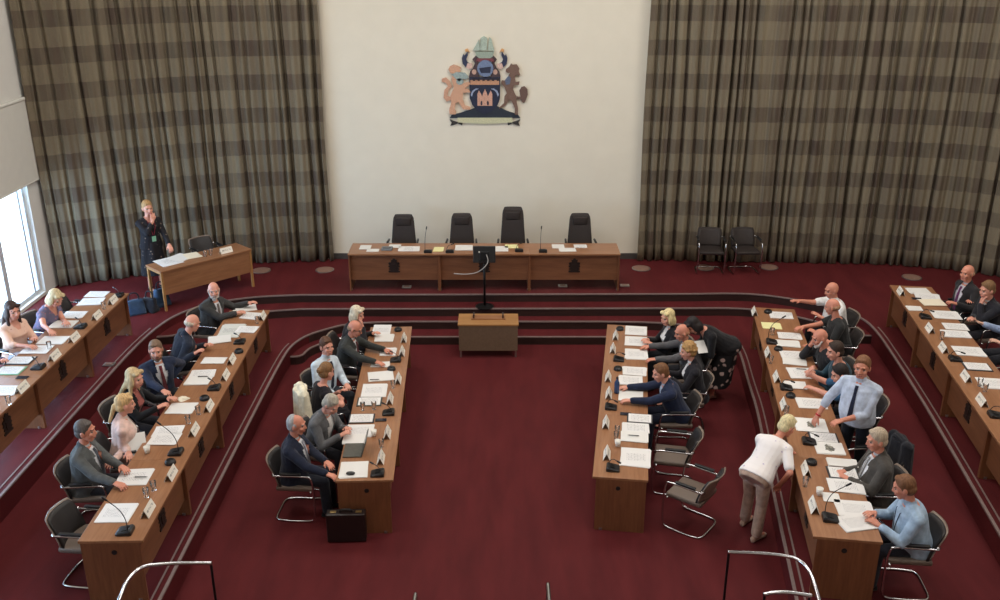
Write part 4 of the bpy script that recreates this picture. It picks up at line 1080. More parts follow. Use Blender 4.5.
ITEMS = [
    ('P', -4.17, 14.36, 1.041, -1.545, 'thick white papers under the hands of the bald bearded man in charcoal', 'plain', 0.275, 0.33, 0.3),
    ('P', -4.01, 14.03, 1.041, -1.545, "loose white sheet beside the name card at the left middle row's far end", 'text', 0.263, 0.286, -0.2),
    ('C', -4.26, 14.04, 1.041, -1.545, 'small pale cup by the hand of the bald bearded man in charcoal'),
    ('N', -3.8, 13.93, 1.041, -1.545, 'name card at the far end of the left middle row'),
    ('G', -3.83, 13.72, 1.041, -1.545, 'glass beside the name card at the far end of the left middle row'),
    ('P', -4.16, 13.41, 1.041, -1.545, 'large grey printed sheet before the bald man in dark navy', 'news', 0.525, 0.327, 0.0),
    ('P', -4.24, 13.06, 1.047, -1.545, 'white papers fanned at the desk edge by the bald man in dark navy', 'plain', 0.275, 0.33, 0.25),
    ('P', -3.92, 13.45, 1.045, -1.545, 'pale sheet by the pit edge, right of the grey printed sheet', 'text', 0.25, 0.308, -0.1),
    ('M', -3.91, 12.95, 1.041, -1.545, 'farther of the two dark units before the bald man in dark navy'),
    ('S', -3.83, 12.6, 1.041, -1.545, 'round dark unit just below the farther microphone of the left middle row'),
    ('N', -3.85, 12.27, 1.041, -1.545, 'name card before the bald man in dark navy'),
    ('P', -4.11, 12.3, 1.041, -1.545, 'single white sheet between the bald man in navy and the bearded man', 'plain', 0.213, 0.33, 0),
    ('P', -4.15, 11.87, 1.041, -1.545, 'upper white sheet before the bearded man in blue suit', 'text', 0.237, 0.33, 0.06),
    ('P', -4.14, 11.63, 1.045, -1.545, 'lower white sheet with pen before the bearded man in blue suit', 'plain', 0.237, 0.33, -0.03),
    ('I', -4.1, 11.74, 1.047, -1.545, 'pen lying on the sheets before the bearded man in blue suit'),
    ('N', -3.8, 11.75, 1.041, -1.545, 'name card before the bearded man in blue suit'),
    ('M', -3.85, 11.4, 1.041, -1.545, 'dark microphone unit before the bearded man in blue suit'),
    ('S', -3.89, 11.09, 1.041, -1.545, 'round dark unit before the long-haired blonde woman in black'),
    ('N', -3.76, 10.83, 1.041, -1.545, 'name card before the long-haired blonde woman in black'),
    ('P', -4.11, 10.83, 1.041, -1.545, 'white papers before the long-haired blonde woman in black', 'plain', 0.3, 0.341, 0),
    ('W', -4.18, 11.1, 1.041, -1.545, 'crumpled pale napkin beside the papers of the long-haired blonde woman'),
    ('G', -3.85, 10.68, 1.041, -1.545, 'glass right of the papers of the long-haired blonde woman'),
    ('G', -3.9, 10.43, 1.041, -1.545, 'glass between the name cards of the two blonde women'),
    ('N', -3.76, 10.2, 1.041, -1.545, 'name card before the blonde woman in pale pink'),
    ('P', -4.08, 10.23, 1.041, -1.545, 'upper white papers before the blonde woman in pale pink', 'text', 0.25, 0.341, 0.05),
    ('P', -4.06, 10.02, 1.044, -1.545, 'lower printed papers before the blonde woman in pale pink', 'text', 0.275, 0.341, -0.05),
    ('T', -3.82, 9.7, 1.041, -1.545, 'microphone with tall thin stem before the blonde woman in pale pink'),
    ('S', -3.81, 9.47, 1.041, -1.545, 'round dark unit below the tall microphone, left middle row'),
    ('C', -4.16, 9.71, 1.041, -1.545, 'pale cup at the desk edge by the blonde woman in pale pink'),
    ('N', -3.71, 9.19, 1.041, -1.545, 'name card beside the round dark unit, second from the near left end'),
    ('P', -4.12, 9.17, 1.041, -1.545, 'printed white papers before the man in grey suit at left', 'text', 0.338, 0.352, 0.05),
    ('I', -4.03, 9.14, 1.047, -1.545, 'pen on the papers before the man in grey suit at left'),
    ('G', -3.81, 8.91, 1.041, -1.545, "farther of two glasses near the left middle row's near end"),
    ('G', -3.84, 8.77, 1.041, -1.545, "nearer of two glasses near the left middle row's near end"),
    ('N', -3.72, 8.48, 1.041, -1.545, 'name card at the near end of the left middle row'),
    ('P', -4.05, 8.46, 1.041, -1.545, 'printed white papers at the near end of the left middle row', 'text', 0.35, 0.341, 0.0),
    ('T', -3.83, 8.12, 1.041, -1.545, 'microphone with tall stem at the near end of the left middle row'),
    ('P', -1.93, 14.14, 0.741, -1.53, 'large white sheets before the white-haired person', 'text', 0.435, 0.286, 0),
    ('P', -1.85, 13.81, 0.745, -1.53, "white sheet just below the large sheets at the left inner row's far end", 'plain', 0.29, 0.297, 0),
    ('P', -1.73, 13.28, 0.741, -1.53, 'printed white sheet before the bald man with glasses', 'text', 0.29, 0.242, 0),
    ('P', -1.79, 12.82, 0.741, -1.53, 'thin white sheet held by the bald man with glasses', 'plain', 0.174, 0.264, 0),
    ('S', -1.66, 14.13, 0.741, -1.53, 'dark unit at the far corner of the left inner row'),
    ('N', -1.53, 13.74, 0.741, -1.53, 'name card at the far end of the left inner row'),
    ('N', -1.51, 13.22, 0.741, -1.53, 'name card before the bald man with glasses'),
    ('M', -1.58, 12.96, 0.741, -1.53, 'dark microphone unit before the bald man with glasses'),
    ('S', -1.61, 12.64, 0.741, -1.53, 'round dark unit before the man in pale blue shirt, left inner row'),
    ('P', -1.74, 12.41, 0.741, -1.53, 'white papers before the man in pale blue shirt, left inner row', 'plain', 0.319, 0.363, 0.15),
    ('I', -1.81, 12.26, 0.747, -1.53, 'pen on the papers before the man in pale blue shirt'),
    ('P', -1.78, 11.95, 0.741, -1.53, 'printed white papers before the woman in black sleeveless top', 'text', 0.406, 0.341, 0),
    ('N', -1.47, 12.26, 0.741, -1.53, 'name card before the man in pale blue shirt, left inner row'),
    ('G', -1.52, 12.04, 0.741, -1.53, 'glass below the name card of the man in pale blue shirt'),
    ('N', -1.52, 11.63, 0.741, -1.53, 'name card before the woman in black sleeveless top'),
    ('F', -1.8, 11.6, 0.741, -1.53, 'dark folder behind the two glasses, left inner row', (52, 60, 56)),
    ('G', -1.86, 11.37, 0.741, -1.53, 'left one of two glasses standing by the dark folder'),
    ('G', -1.71, 11.39, 0.741, -1.53, 'right one of two glasses standing by the dark folder'),
    ('M', -1.5, 11.26, 0.741, -1.53, 'dark microphone unit right of the two glasses, left inner row'),
    ('F', -1.84, 11.11, 0.741, -1.53, 'open dark binder with white page before the man writing', (34, 36, 44)),
    ('H', -1.58, 11.07, 0.741, -1.53, 'dark phone right of the open dark binder, left inner row'),
    ('P', -1.82, 10.78, 0.741, -1.53, 'white papers under the hands of the man writing', 'text', 0.319, 0.352, 0),
    ('P', -1.86, 10.56, 0.744, -1.53, 'white sheet above the laptop, left inner row', 'plain', 0.232, 0.286, 0.0),
    ('N', -1.45, 10.67, 0.741, -1.53, 'name card before the grey-haired man writing'),
    ('C', -1.62, 10.65, 0.741, -1.53, 'white cup between the man writing and his name card'),
    ('L', -1.83, 10.27, 0.741, -1.53, 'open laptop with dark screen before the man in navy suit'),
    ('G', -1.49, 10.37, 0.741, -1.53, 'glass above the last name card of the left inner row'),
    ('N', -1.46, 10.05, 0.741, -1.53, 'name card at the near end of the left inner row'),
    ('M', -1.46, 9.72, 0.741, -1.53, 'dark microphone unit at the near end of the left inner row'),
    ('P', -1.76, 9.82, 0.741, -1.53, 'white papers at the near end of the left inner row, mouse on top', 'plain', 0.362, 0.33, 0),
    ('U', -1.78, 9.71, 0.75, -1.53, 'dark computer mouse on the papers by the briefcase end'),
    ('P', 2.22, 14.12, 0.741, 1.428, 'topmost white sheets before the woman with pale blonde bob', 'text', 0.362, 0.341, 0),
    ('P', 2.16, 13.69, 0.741, 1.428, 'second white sheets before the woman with pale blonde bob', 'text', 0.362, 0.341, 0),
    ('P', 2.09, 13.19, 0.741, 1.428, 'white sheets before the bald man in grey jacket', 'text', 0.377, 0.341, 0),
    ('P', 1.99, 12.58, 0.741, 1.428, 'white sheets before the person with curly blonde hair', 'text', 0.29, 0.341, 0),
    ('P', 1.89, 12.28, 0.741, 1.428, 'printed sheet nearest the hand of the man in navy, right inner row', 'text', 0.29, 0.33, 0),
    ('P', 1.83, 11.77, 0.741, 1.428, 'white sheets between the hands of the man in navy, right inner row', 'plain', 0.319, 0.33, 0),
    ('S', 1.96, 14.17, 0.741, 1.428, 'dark unit at the far end of the right inner row'),
    ('N', 1.85, 13.84, 0.741, 1.428, 'name card at the far end of the right inner row'),
    ('N', 1.75, 13.33, 0.741, 1.428, 'name card before the bald man in grey jacket'),
    ('M', 1.8, 12.98, 0.741, 1.428, 'dark microphone unit before the bald man in grey jacket'),
    ('S', 1.75, 12.64, 0.741, 1.428, 'round dark unit before the person with curly blonde hair'),
    ('B', 1.64, 11.88, 0.741, 1.428, 'blue bottle standing before the man in navy, right inner row'),
    ('N', 1.57, 12.33, 0.741, 1.428, 'name card before the person with curly blonde hair'),
    ('N', 1.52, 11.79, 0.741, 1.428, 'name card before the man in navy, right inner row'),
    ('M', 1.51, 11.42, 0.741, 1.428, 'dark microphone unit before the man in navy, right inner row'),
    ('H', 1.69, 11.24, 0.741, 1.428, 'dark phone beside the elbow of the man in navy, right inner row'),
    ('N', 1.39, 10.94, 0.741, 1.428, 'name card second from the near end of the right inner row'),
    ('F', 1.86, 11.11, 0.741, 1.428, 'slim folder with white page, right inner row', (40, 40, 46)),
    ('P', 1.77, 10.86, 0.741, 1.428, 'printed sheet above the pen, near end of right inner row', 'text', 0.246, 0.341, 0),
    ('P', 1.73, 10.62, 0.744, 1.428, 'white sheet with pen, near end of right inner row', 'plain', 0.261, 0.341, 0),
    ('I', 1.71, 10.62, 0.749, 1.428, 'pen on the white sheet near the end of the right inner row'),
    ('G', 1.51, 10.71, 0.741, 1.428, 'farther one of two glasses, right inner row'),
    ('G', 1.48, 10.56, 0.741, 1.428, 'nearer one of two glasses, right inner row'),
    ('C', 1.48, 10.39, 0.741, 1.428, 'white cup left of the sheets, near end of right inner row'),
    ('P', 1.67, 10.11, 0.741, 1.428, 'large white sheets at the near end of the right inner row', 'text', 0.435, 0.363, 0),
    ('N', 1.32, 10.15, 0.741, 1.428, 'name card at the near end of the right inner row'),
    ('M', 1.36, 9.84, 0.741, 1.428, 'dark microphone unit at the near end of the right inner row'),
    ('N', 4.12, 14.13, 1.041, 1.42, 'name card at the far end of the right middle row'),
    ('S', 4.35, 14.17, 1.041, 1.42, 'dark unit at the far end of the right middle row'),
    ('P', 4.53, 14.05, 1.041, 1.42, 'white sheets before the bald man in white shirt', 'text', 0.275, 0.352, 0),
    ('P', 4.25, 13.61, 1.041, 1.42, 'yellowish sheet before the balding man in black T-shirt', 'yellow', 0.25, 0.286, 0),
    ('G', 4.17, 13.26, 1.041, 1.42, 'glass on the edge of the yellowish sheet'),
    ('T', 4.08, 12.95, 1.041, 1.42, 'microphone with long stem before the balding man in black T-shirt'),
    ('S', 4.11, 12.69, 1.041, 1.42, 'round dark unit before the bald white-bearded man'),
    ('P', 4.42, 13.21, 1.041, 1.42, 'upper white sheets before the bald white-bearded man', 'text', 0.237, 0.341, 0),
    ('P', 4.31, 12.91, 1.044, 1.42, 'lower white sheets before the bald white-bearded man', 'plain', 0.237, 0.341, 0),
    ('P', 4.26, 12.51, 1.041, 1.42, 'upper white sheets before the young man in teal', 'text', 0.25, 0.341, 0.04),
    ('P', 4.22, 12.26, 1.044, 1.42, 'lower white sheets before the young man in teal', 'plain', 0.213, 0.33, -0.06),
    ('N', 3.91, 12.51, 1.041, 1.42, 'name card before the bald white-bearded man'),
    ('G', 3.87, 12.23, 1.041, 1.42, 'glass below the name card of the bald white-bearded man'),
    ('P', 4.22, 11.88, 1.041, 1.42, 'white papers with pen before the person in blue top', 'text', 0.35, 0.363, 0.1),
    ('I', 4.23, 11.98, 1.047, 1.42, 'pen on the papers before the person in blue top'),
    ('P', 4.01, 11.5, 1.044, 1.42, 'white sheet under the outstretched hand of the person in blue top', 'plain', 0.225, 0.286, 0.0),
    ('N', 3.81, 11.69, 1.041, 1.42, 'name card before the young man in teal'),
    ('M', 3.86, 11.41, 1.041, 1.42, 'dark microphone unit before the person in blue top'),
    ('S', 3.85, 11.17, 1.041, 1.42, 'round dark unit before the person in blue top'),
    ('N', 3.68, 10.87, 1.041, 1.42, 'name card before the standing man in light blue shirt'),
    ('G', 3.65, 10.68, 1.041, 1.42, 'glass beside the head of the leaning blonde woman'),
    ('P', 4.07, 10.97, 1.041, 1.42, 'white sheet under the hand of the standing man', 'text', 0.288, 0.363, 0),
    ('P', 3.88, 10.38, 1.041, 1.42, 'sheet with a round grey picture before the standing man', 'pic', 0.35, 0.374, 0),
    ('F', 3.93, 10.06, 1.041, 1.42, 'slim dark-edged folder below the picture sheet, right middle row', (40, 40, 46)),
    ('P', 3.92, 9.81, 1.041, 1.42, 'white sheet with a dark round picture before the man in brown-grey suit', 'pic', 0.275, 0.33, 0),
    ('M', 3.72, 9.95, 1.041, 1.42, "dark microphone unit beside the leaning blonde woman's hand"),
    ('S', 3.6, 9.47, 1.041, 1.42, 'round dark unit above the second name card from the near right end'),
    ('N', 3.48, 9.28, 1.041, 1.42, 'name card second from the near end of the right middle row'),
    ('G', 3.38, 8.99, 1.041, 1.42, 'glass below the second name card from the near right end'),
    ('P', 3.96, 9.48, 1.041, 1.42, 'small white sheet before the man in brown-grey suit', 'plain', 0.175, 0.33, 0),
    ('F', 3.89, 9.25, 1.041, 1.42, 'dark-edged binder with white pages, right middle row', (34, 36, 42)),
    ('P', 3.83, 8.98, 1.043, 1.42, 'white pages below the dark-edged binder, right middle row', 'text', 0.275, 0.374, 0),
    ('C', 3.48, 8.81, 1.041, 1.42, 'white cup behind the last name card, right middle row'),
    ('P', 3.59, 8.75, 1.041, 1.42, 'small white note left of the last papers, right middle row', 'plain', 0.175, 0.165, 0),
    ('P', 3.77, 8.54, 1.041, 1.42, 'white papers before the short-haired man in light blue shirt', 'text', 0.3, 0.374, 0.0),
    ('P', 3.69, 8.28, 1.044, 1.42, 'fanned white papers at the near end of the right middle row', 'text', 0.275, 0.352, 0.35),
    ('T', 3.45, 8.35, 1.041, 1.42, 'microphone with tall stem at the near end of the right middle row'),
    ('N', 3.34, 8.55, 1.041, 1.42, 'name card at the near end of the right middle row'),
    ('N', 6.49, 14.25, 1.341, 1.423, 'name card at the far end of the right outer row'),
    ('P', 6.82, 14.37, 1.341, 1.423, 'farthest white papers of the right outer row', 'plain', 0.25, 0.341, 0.1),
    ('P', 6.85, 14.08, 1.344, 1.423, 'white papers left of the bald man with purple tie', 'text', 0.325, 0.363, -0.1),
    ('P', 6.82, 13.83, 1.347, 1.423, 'pale green-tinted sheet before the bald man with purple tie', 'cream', 0.275, 0.341, 0.15),
    ('P', 6.8, 13.32, 1.341, 1.423, 'large white papers below the hands of the bald man with purple tie', 'text', 0.325, 0.396, 0),
    ('H', 6.65, 14.01, 1.341, 1.423, 'dark phone left of the papers, right outer row'),
    ('P', 6.44, 13.59, 1.341, 1.423, 'small white sheet on the outer edge of the right outer row', 'plain', 0.188, 0.22, 0),
    ('M', 6.45, 13.21, 1.341, 1.423, 'dark microphone unit before the bald man with purple tie'),
    ('N', 6.3, 12.7, 1.341, 1.423, 'name card before the bald man with purple tie'),
    ('P', 6.74, 12.85, 1.341, 1.423, 'upper white sheets before the man resting his chin', 'text', 0.25, 0.33, 0),
    ('P', 6.62, 12.57, 1.344, 1.423, 'lower white sheets before the man resting his chin', 'text', 0.25, 0.374, 0),
    ('G', 6.34, 12.4, 1.341, 1.423, 'glass beside the papers of the man resting his chin'),
    ('N', 6.19, 12.0, 1.341, 1.423, 'name card before the man resting his chin'),
    ('P', 6.52, 11.96, 1.341, 1.423, 'white printed papers before the person in pale blue sleeves', 'text', 0.312, 0.385, 0),
    ('M', 6.21, 11.68, 1.341, 1.423, 'dark microphone unit before the person in pale blue sleeves'),
    ('F', 6.4, 11.45, 1.341, 1.423, 'dark closed binder before the person at the right edge', (40, 40, 46)),
    ('N', 6.08, 11.08, 1.341, 1.423, 'name card below the dark binder, right outer row'),
    ('G', 6.16, 10.88, 1.341, 1.423, 'farther one of two glasses, right outer row'),
    ('G', 6.15, 10.72, 1.341, 1.423, 'nearer one of two glasses, right outer row'),
    ('P', 6.38, 10.94, 1.341, 1.423, 'white papers cut by the right picture edge', 'text', 0.312, 0.374, 0),
    ('N', 5.96, 10.4, 1.341, 1.423, 'name card nearest the camera on the right outer row'),
    ('M', 5.96, 10.06, 1.341, 1.423, 'dark microphone unit cut by the right picture edge'),
    ('P', -6.51, 14.21, 1.341, -1.574, 'upper white sheets at the far end of the left outer row', 'text', 0.25, 0.33, 0),
    ('P', -6.46, 13.87, 1.344, -1.574, 'lower white sheets at the far end of the left outer row', 'text', 0.3, 0.352, 0.1),
    ('N', -6.12, 13.86, 1.341, -1.574, 'name card at the far end of the left outer row'),
    ('M', -6.14, 14.13, 1.341, -1.574, 'dark microphone unit at the far corner of the left outer row'),
    ('G', -6.15, 13.58, 1.341, -1.574, 'glass between the two farthest name cards, left outer row'),
    ('N', -6.11, 13.21, 1.341, -1.574, 'second name card from the far end, left outer row'),
    ('P', -6.51, 13.32, 1.341, -1.574, 'upper white sheets before the woman in patterned dress', 'text', 0.275, 0.33, 0),
    ('P', -6.5, 12.94, 1.344, -1.574, 'lower white sheets before the woman in patterned dress', 'plain', 0.275, 0.352, 0),
    ('M', -6.2, 12.83, 1.341, -1.574, 'dark microphone unit before the woman in patterned dress'),
    ('N', -6.1, 12.37, 1.341, -1.574, 'name card before the woman in patterned dress'),
    ('P', -6.39, 12.35, 1.341, -1.574, 'upper white papers before the woman with long dark hair', 'plain', 0.275, 0.374, 0),
    ('P', -6.47, 12.01, 1.344, -1.574, 'lower white papers before the woman with long dark hair', 'text', 0.275, 0.374, 0.05),
    ('F', -6.52, 11.65, 1.341, -1.574, 'black-edged folder with pale page beside the woman with long dark hair', (38, 38, 44)),
    ('M', -6.18, 11.42, 1.341, -1.574, 'dark microphone unit before the woman with long dark hair'),
    ('N', -6.1, 11.74, 1.341, -1.574, 'name card before the woman with long dark hair'),
    ('G', -6.31, 12.05, 1.341, -1.574, 'glass above the name card of the woman with long dark hair'),
    ('F', -6.51, 11.33, 1.341, -1.574, 'green folder at the left picture edge', (120, 170, 140)),
    ('H', -6.25, 11.12, 1.341, -1.574, 'dark phone beside the green folder'),
    ('N', -6.08, 10.76, 1.341, -1.574, 'name card nearest the camera on the left outer row'),
    ('P', -6.3, 10.74, 1.341, -1.574, 'white papers cut by the left picture edge', 'text', 0.275, 0.352, 0),
    ('G', -6.06, 10.37, 1.341, -1.574, 'glass at the left picture edge'),
    ('P', -2.5, 16.69, 1.341, 3.142, 'small white sheets at the left end of the dais table', 'plain', 0.2, 0.24, 0),
    ('P', -2.34, 16.51, 1.341, 3.142, 'white paper pile on the front edge, left dais end', 'plain', 0.22, 0.15, 0),
    ('D', -2.09, 16.57, 1.341, 3.142, 'grey desk device on the left of the dais table'),
    ('P', -1.96, 16.75, 1.341, 3.142, 'white sheet behind the grey desk device', 'plain', 0.21, 0.2, 0),
    ('P', -1.69, 16.6, 1.341, 3.142, 'large white papers in front of the leftmost brown dais chair', 'text', 0.38, 0.28, 0),
    ('T', -1.32, 16.42, 1.341, 3.142, 'microphone with tall stem at the left of the dais table'),
    ('P', -1.13, 16.57, 1.341, 3.142, 'yellow sheet between the two left dais microphones', 'yellow', 0.18, 0.25, 0),
    ('M', -0.92, 16.42, 1.341, 3.142, 'low microphone unit left of the screen on the dais table'),
    ('P', -0.67, 16.66, 1.341, 3.142, 'white papers left of the screen on the dais table', 'plain', 0.32, 0.32, 0),
    ('P', 0.0, 16.6, 1.341, 3.142, 'white papers right of the screen on the dais table', 'plain', 0.3, 0.3, 0),
    ('P', 0.21, 16.75, 1.341, 3.142, 'yellow papers before the tallest chair', 'yellow', 0.24, 0.2, 0),
    ('M', 0.35, 16.48, 1.341, 3.142, 'low microphone unit right of the yellow papers before the tallest chair'),
    ('T', 0.79, 16.45, 1.341, 3.142, 'microphone with tall stem at the right of the dais table'),
    ('P', 1.08, 16.75, 1.341, 3.142, 'left white papers at the right end of the dais table', 'plain', 0.22, 0.22, 0),
    ('P', 1.24, 16.54, 1.341, 3.142, 'front white papers at the right end of the dais table', 'plain', 0.3, 0.2, 0),
    ('P', 1.5, 16.76, 1.341, 3.142, 'right white papers at the right end of the dais table', 'text', 0.24, 0.18, 0),
    ('P', -5.9, 15.85, 1.341, 3.939, "white papers at the left corner of the clerk's desk", 'text', 0.375, 0.44, 0),
    ('P', -5.76, 16.07, 1.344, 3.939, "white papers in the middle of the clerk's desk", 'plain', 0.375, 0.374, 0.3),
    ('P', -5.58, 16.19, 1.345, 3.939, "pale sheet right of the papers on the clerk's desk", 'cream', 0.263, 0.33, -0.2),
    ('N', -5.02, 16.39, 1.341, 3.939, "large name card on the clerk's desk"),
    ('G', -5.33, 16.16, 1.341, 3.939, "left one of two glasses on the clerk's desk"),
    ('G', -5.25, 16.24, 1.341, 3.939, "right one of two glasses on the clerk's desk"),
]
# ------------------------------------------------------------------ things on the desks
PAPER_MESH = {}
def paper(label, x, y, z, rot, kind='text', w=.21, d=.297, n=3, group=None):
    key = (kind, w, d, n)
    if key not in PAPER_MESH:
        rnd = random.Random(len(PAPER_MESH))
        b = MB()
        for i in range(n):
            a = rnd.uniform(-.07, .07) if i < n - 1 else 0
            b.box((rnd.uniform(-.012, .012) * (i < n - 1), rnd.uniform(-.012, .012) * (i < n - 1), .0012 + .003 * i), (w, d, .0024), 0, (0, 0, a))
        PAPER_MESH[key] = b.mesh('paper_stack', m_paper(kind))
    o = bpy.data.objects.new('paper_stack', PAPER_MESH[key]); COL.objects.link(o)
    o.location = (x, y, z); o.rotation_euler = (0, 0, rot)
    return tag(o, label, 'papers', group)
def folder(label, x, y, z, rot, col, w=.24, d=.32):
    t = thing('document_folder', label, 'folder', (x, y, z), rot)
    MB().box((0, 0, .004), (w + .02, d + .02, .008), .002).build('cover', plain('folder_cover', col, .5), t)
    MB().box((0, 0, .011), (w - .02, d - .02, .006)).build('pages', m_paper('text'), t)
PRO = {}
def copyof(key, make, label, loc, rz, group=None):
    if key not in PRO:
        r = make(); r.location = loc; r.rotation_euler = (0, 0, rz); r['label'] = label
        if group: r['group'] = group
        PRO[key] = freeze(r) if r.type == 'EMPTY' else r
        return r
    return dup(PRO[key], loc, rz, label, group)
def mk_card():
    b = MB(); w, h, d = .24, .1, .045; th = .003
    b.prism([(-d, 0), (-d + th * 1.3, 0), (0, h - .006), (d - th * 1.3, 0), (d, 0), (0, h)], 'y', -w / 2, w / 2)
    bmesh.ops.rotate(b.bm, verts=b.bm.verts, cent=(0, 0, 0), matrix=Matrix.Rotation(PI / 2, 3, 'Z'))
    t = NT('name_card'); tc = t.coord()
    sep = t.n('ShaderNodeSeparateXYZ'); t.l(tc, sep.inputs[0])
    line = t.math('LESS_THAN', t.math('ABSOLUTE', t.math('SUBTRACT', sep.outputs[2], .052)), .011)
    wd = t.math('GREATER_THAN', t.noise(t.coord((70, 20, 40)), 1.0, 1), .47)
    inx = t.math('LESS_THAN', t.math('ABSOLUTE', sep.outputs[0]), .085)
    c = t.mix(t.math('MULTIPLY', t.math('MULTIPLY', line, wd), t.math('MULTIPLY', inx, .6)), srgb((232, 226, 214)), srgb((90, 90, 96)))
    o = b.build('name_card', t.base(c, .7, 0, .3)); return tag(o, 'x', 'name card')
def mk_mic(tall):
    def f():
        t = thing('microphone_unit', 'x', 'microphone', (0, 0, 0))
        b = MB(); rs = []
        for u, hh in ((-.08, .022), (-.06, .03), (0, .042), (.06, .055), (.08, .045)):
            w = .075 if abs(u) < .07 else .066
            rs.append([V((-w, u, 0)), V((w, u, 0)), V((w, u, hh * .7)), V((w * .85, u, hh)), V((-w * .85, u, hh)), V((-w, u, hh * .7))])
        b.rings(rs).build('base', M['black'], t)
        MB().box((0, .005, .048), (.09, .06, .006), .002, (R(13), 0, 0)).build('speaker_grille', M['blackmetal'], t)
        if tall: P = [(.05, .05, .04), (.05, .05, .18), (.045, .0, .3), (.03, -.12, .4)]
        else: P = [(.05, .05, .04), (.05, .04, .09), (.02, -.0, .13), (-.03, -.05, .13)]
        g = MB().tube(P, .0045, 8, 2).build('gooseneck', M['black'], t, True)
        a, c = V(P[-2]), V(P[-1]); d = (c - a).normalized()
        MB().cone(c, c + d * .05, .011, .011, 10).build('microphone_head', M['blackmetal'], g, True)
        return t
    return f
def mk_box():
    t = thing('conference_unit', 'x', 'conference unit', (0, 0, 0))
    MB().lathe([(.062, 0), (.066, .008), (.06, .035), (.045, .05)], n=20).build('base', M['black'], t)
    MB().lathe([(.04, .046), (.04, .053), (.03, .056)], n=20).build('speaker_grille', M['blackmetal'], t)
    return t
def mk_glass():
    b = MB(); n = 18
    rs = [[V((r * math.cos(2 * PI * j / n), r * math.sin(2 * PI * j / n), z)) for j in range(n)] for r, z in ((.028, 0), (.034, .11), (.031, .11), (.026, .008))]
    b.rings(rs); o = b.build('glass_tumbler', M['glass'], None, True); return tag(o, 'x', 'glass')
def mk_cup():
    t = thing('cup', 'x', 'cup', (0, 0, 0)); n = 18
    b = MB(); b.rings([[V((r * math.cos(2 * PI * j / n), r * math.sin(2 * PI * j / n), z)) for j in range(n)] for r, z in ((.026, 0), (.04, .085), (.036, .085), (.024, .008))])
    b.build('cup_body', M['white'], t, True)
    MB().tube([(.036, 0, .07), (.065, 0, .068), (.062, 0, .03), (.032, 0, .026)], .005, 8, 2).build('handle', M['white'], t, True)
    return t
for row_ in ITEMS:
    k, x, y, z, rz, label = row_[:6]; ex = row_[6:]
    if k == 'P': paper(label, x, y, z, rz + ex[3], ex[0], ex[1], ex[2], 3)
    elif k == 'F': folder(label, x, y, z, rz, ex[0])
    elif k == 'N': copyof('card', mk_card, label, (x, y, z), rz, 'name cards along the desks')
    elif k == 'M': copyof('mic', mk_mic(False), label, (x, y, z), rz, 'microphone units along the desks')
    elif k == 'T': copyof('mict', mk_mic(True), label, (x, y, z), rz, 'microphone units along the desks')
    elif k == 'S': copyof('box', mk_box, label, (x, y, z), rz, 'conference units along the desks')
    elif k == 'G': copyof('glass', mk_glass, label, (x, y, z), rz, 'glasses along the desks')
    elif k == 'C': copyof('cup', mk_cup, label, (x, y, z), rz, 'cups on the desks')
    elif k == 'B':
        t = thing('bottle', label, 'bottle', (x, y, z)); MB().lathe([(.034, 0), (.036, .02), (.036, .16), (.016, .2), (.014, .225)], n=18).build('bottle_body', M['bottle'], t, True)
        MB().lathe([(.017, .222), (.017, .245), (.012, .248)], n=14).build('cap', M['black'], t)
    elif k == 'L':
        t = thing('laptop', label, 'laptop', (x, y, z), rz)
        MB().box((0, 0, .009), (.33, .23, .018), .004).build('keyboard_base', M['laptopgrey'], t)
        sc = MB().box((0, .15, .115), (.33, .012, .225), .004, (R(-18), 0, 0)).build('lid', M['laptopgrey'], t)
        MB().box((0, .142, .115), (.31, .002, .2), 0, (R(-18), 0, 0)).build('screen', M['screen'], sc)
    elif k == 'U':
        b = MB(); b.ell((0, 0, .014), (.032, .055, .02)); tag(b.build('computer_mouse', M['black'], None, True, (x, y, z), rz), label, 'mouse')
    elif k == 'H':
        t = thing('mobile_phone', label, 'phone', (x, y, z), rz)
        MB().box((0, 0, .006), (.075, .15, .01), .003).build('case', M['black'], t); MB().box((0, 0, .0115), (.067, .138, .001)).build('screen', M['screen'], t)
    elif k == 'I':
        t = thing('pen', label, 'pen', (x, y, z + .012), rz); MB().cyl((0, -.07, .006), (0, .06, .006), .006).build('barrel', M['black'], t); MB().cyl((0, .06, .006), (0, .078, .006), .005, .0015).build('tip', M['steel'], t)
    elif k == 'W':
        b = MB(); rs = []
        for i in range(5):
            u = i / 4
            rs.append([V(((.085 - .05 * u) * (1 + .18 * math.sin(3 * a + i)) * math.cos(a), (.07 - .04 * u) * (1 + .18 * math.cos(4 * a + i)) * math.sin(a), .03 * u)) for a in [2 * PI * j / 20 for j in range(20)]])
        b.rings(rs); tag(b.build('paper_napkin', m_paper('cream'), None, False, (x, y, z)), label, 'napkin')
    elif k == 'D':
        t = thing('desk_phone', label, 'device', (x, y, z), rz); MB().box((0, 0, .02), (.2, .16, .04), .008).build('body', plain('grey_device', (120, 124, 126), .5), t); MB().box((0, .03, .042), (.15, .06, .004)).build('display', M['screen'], t)

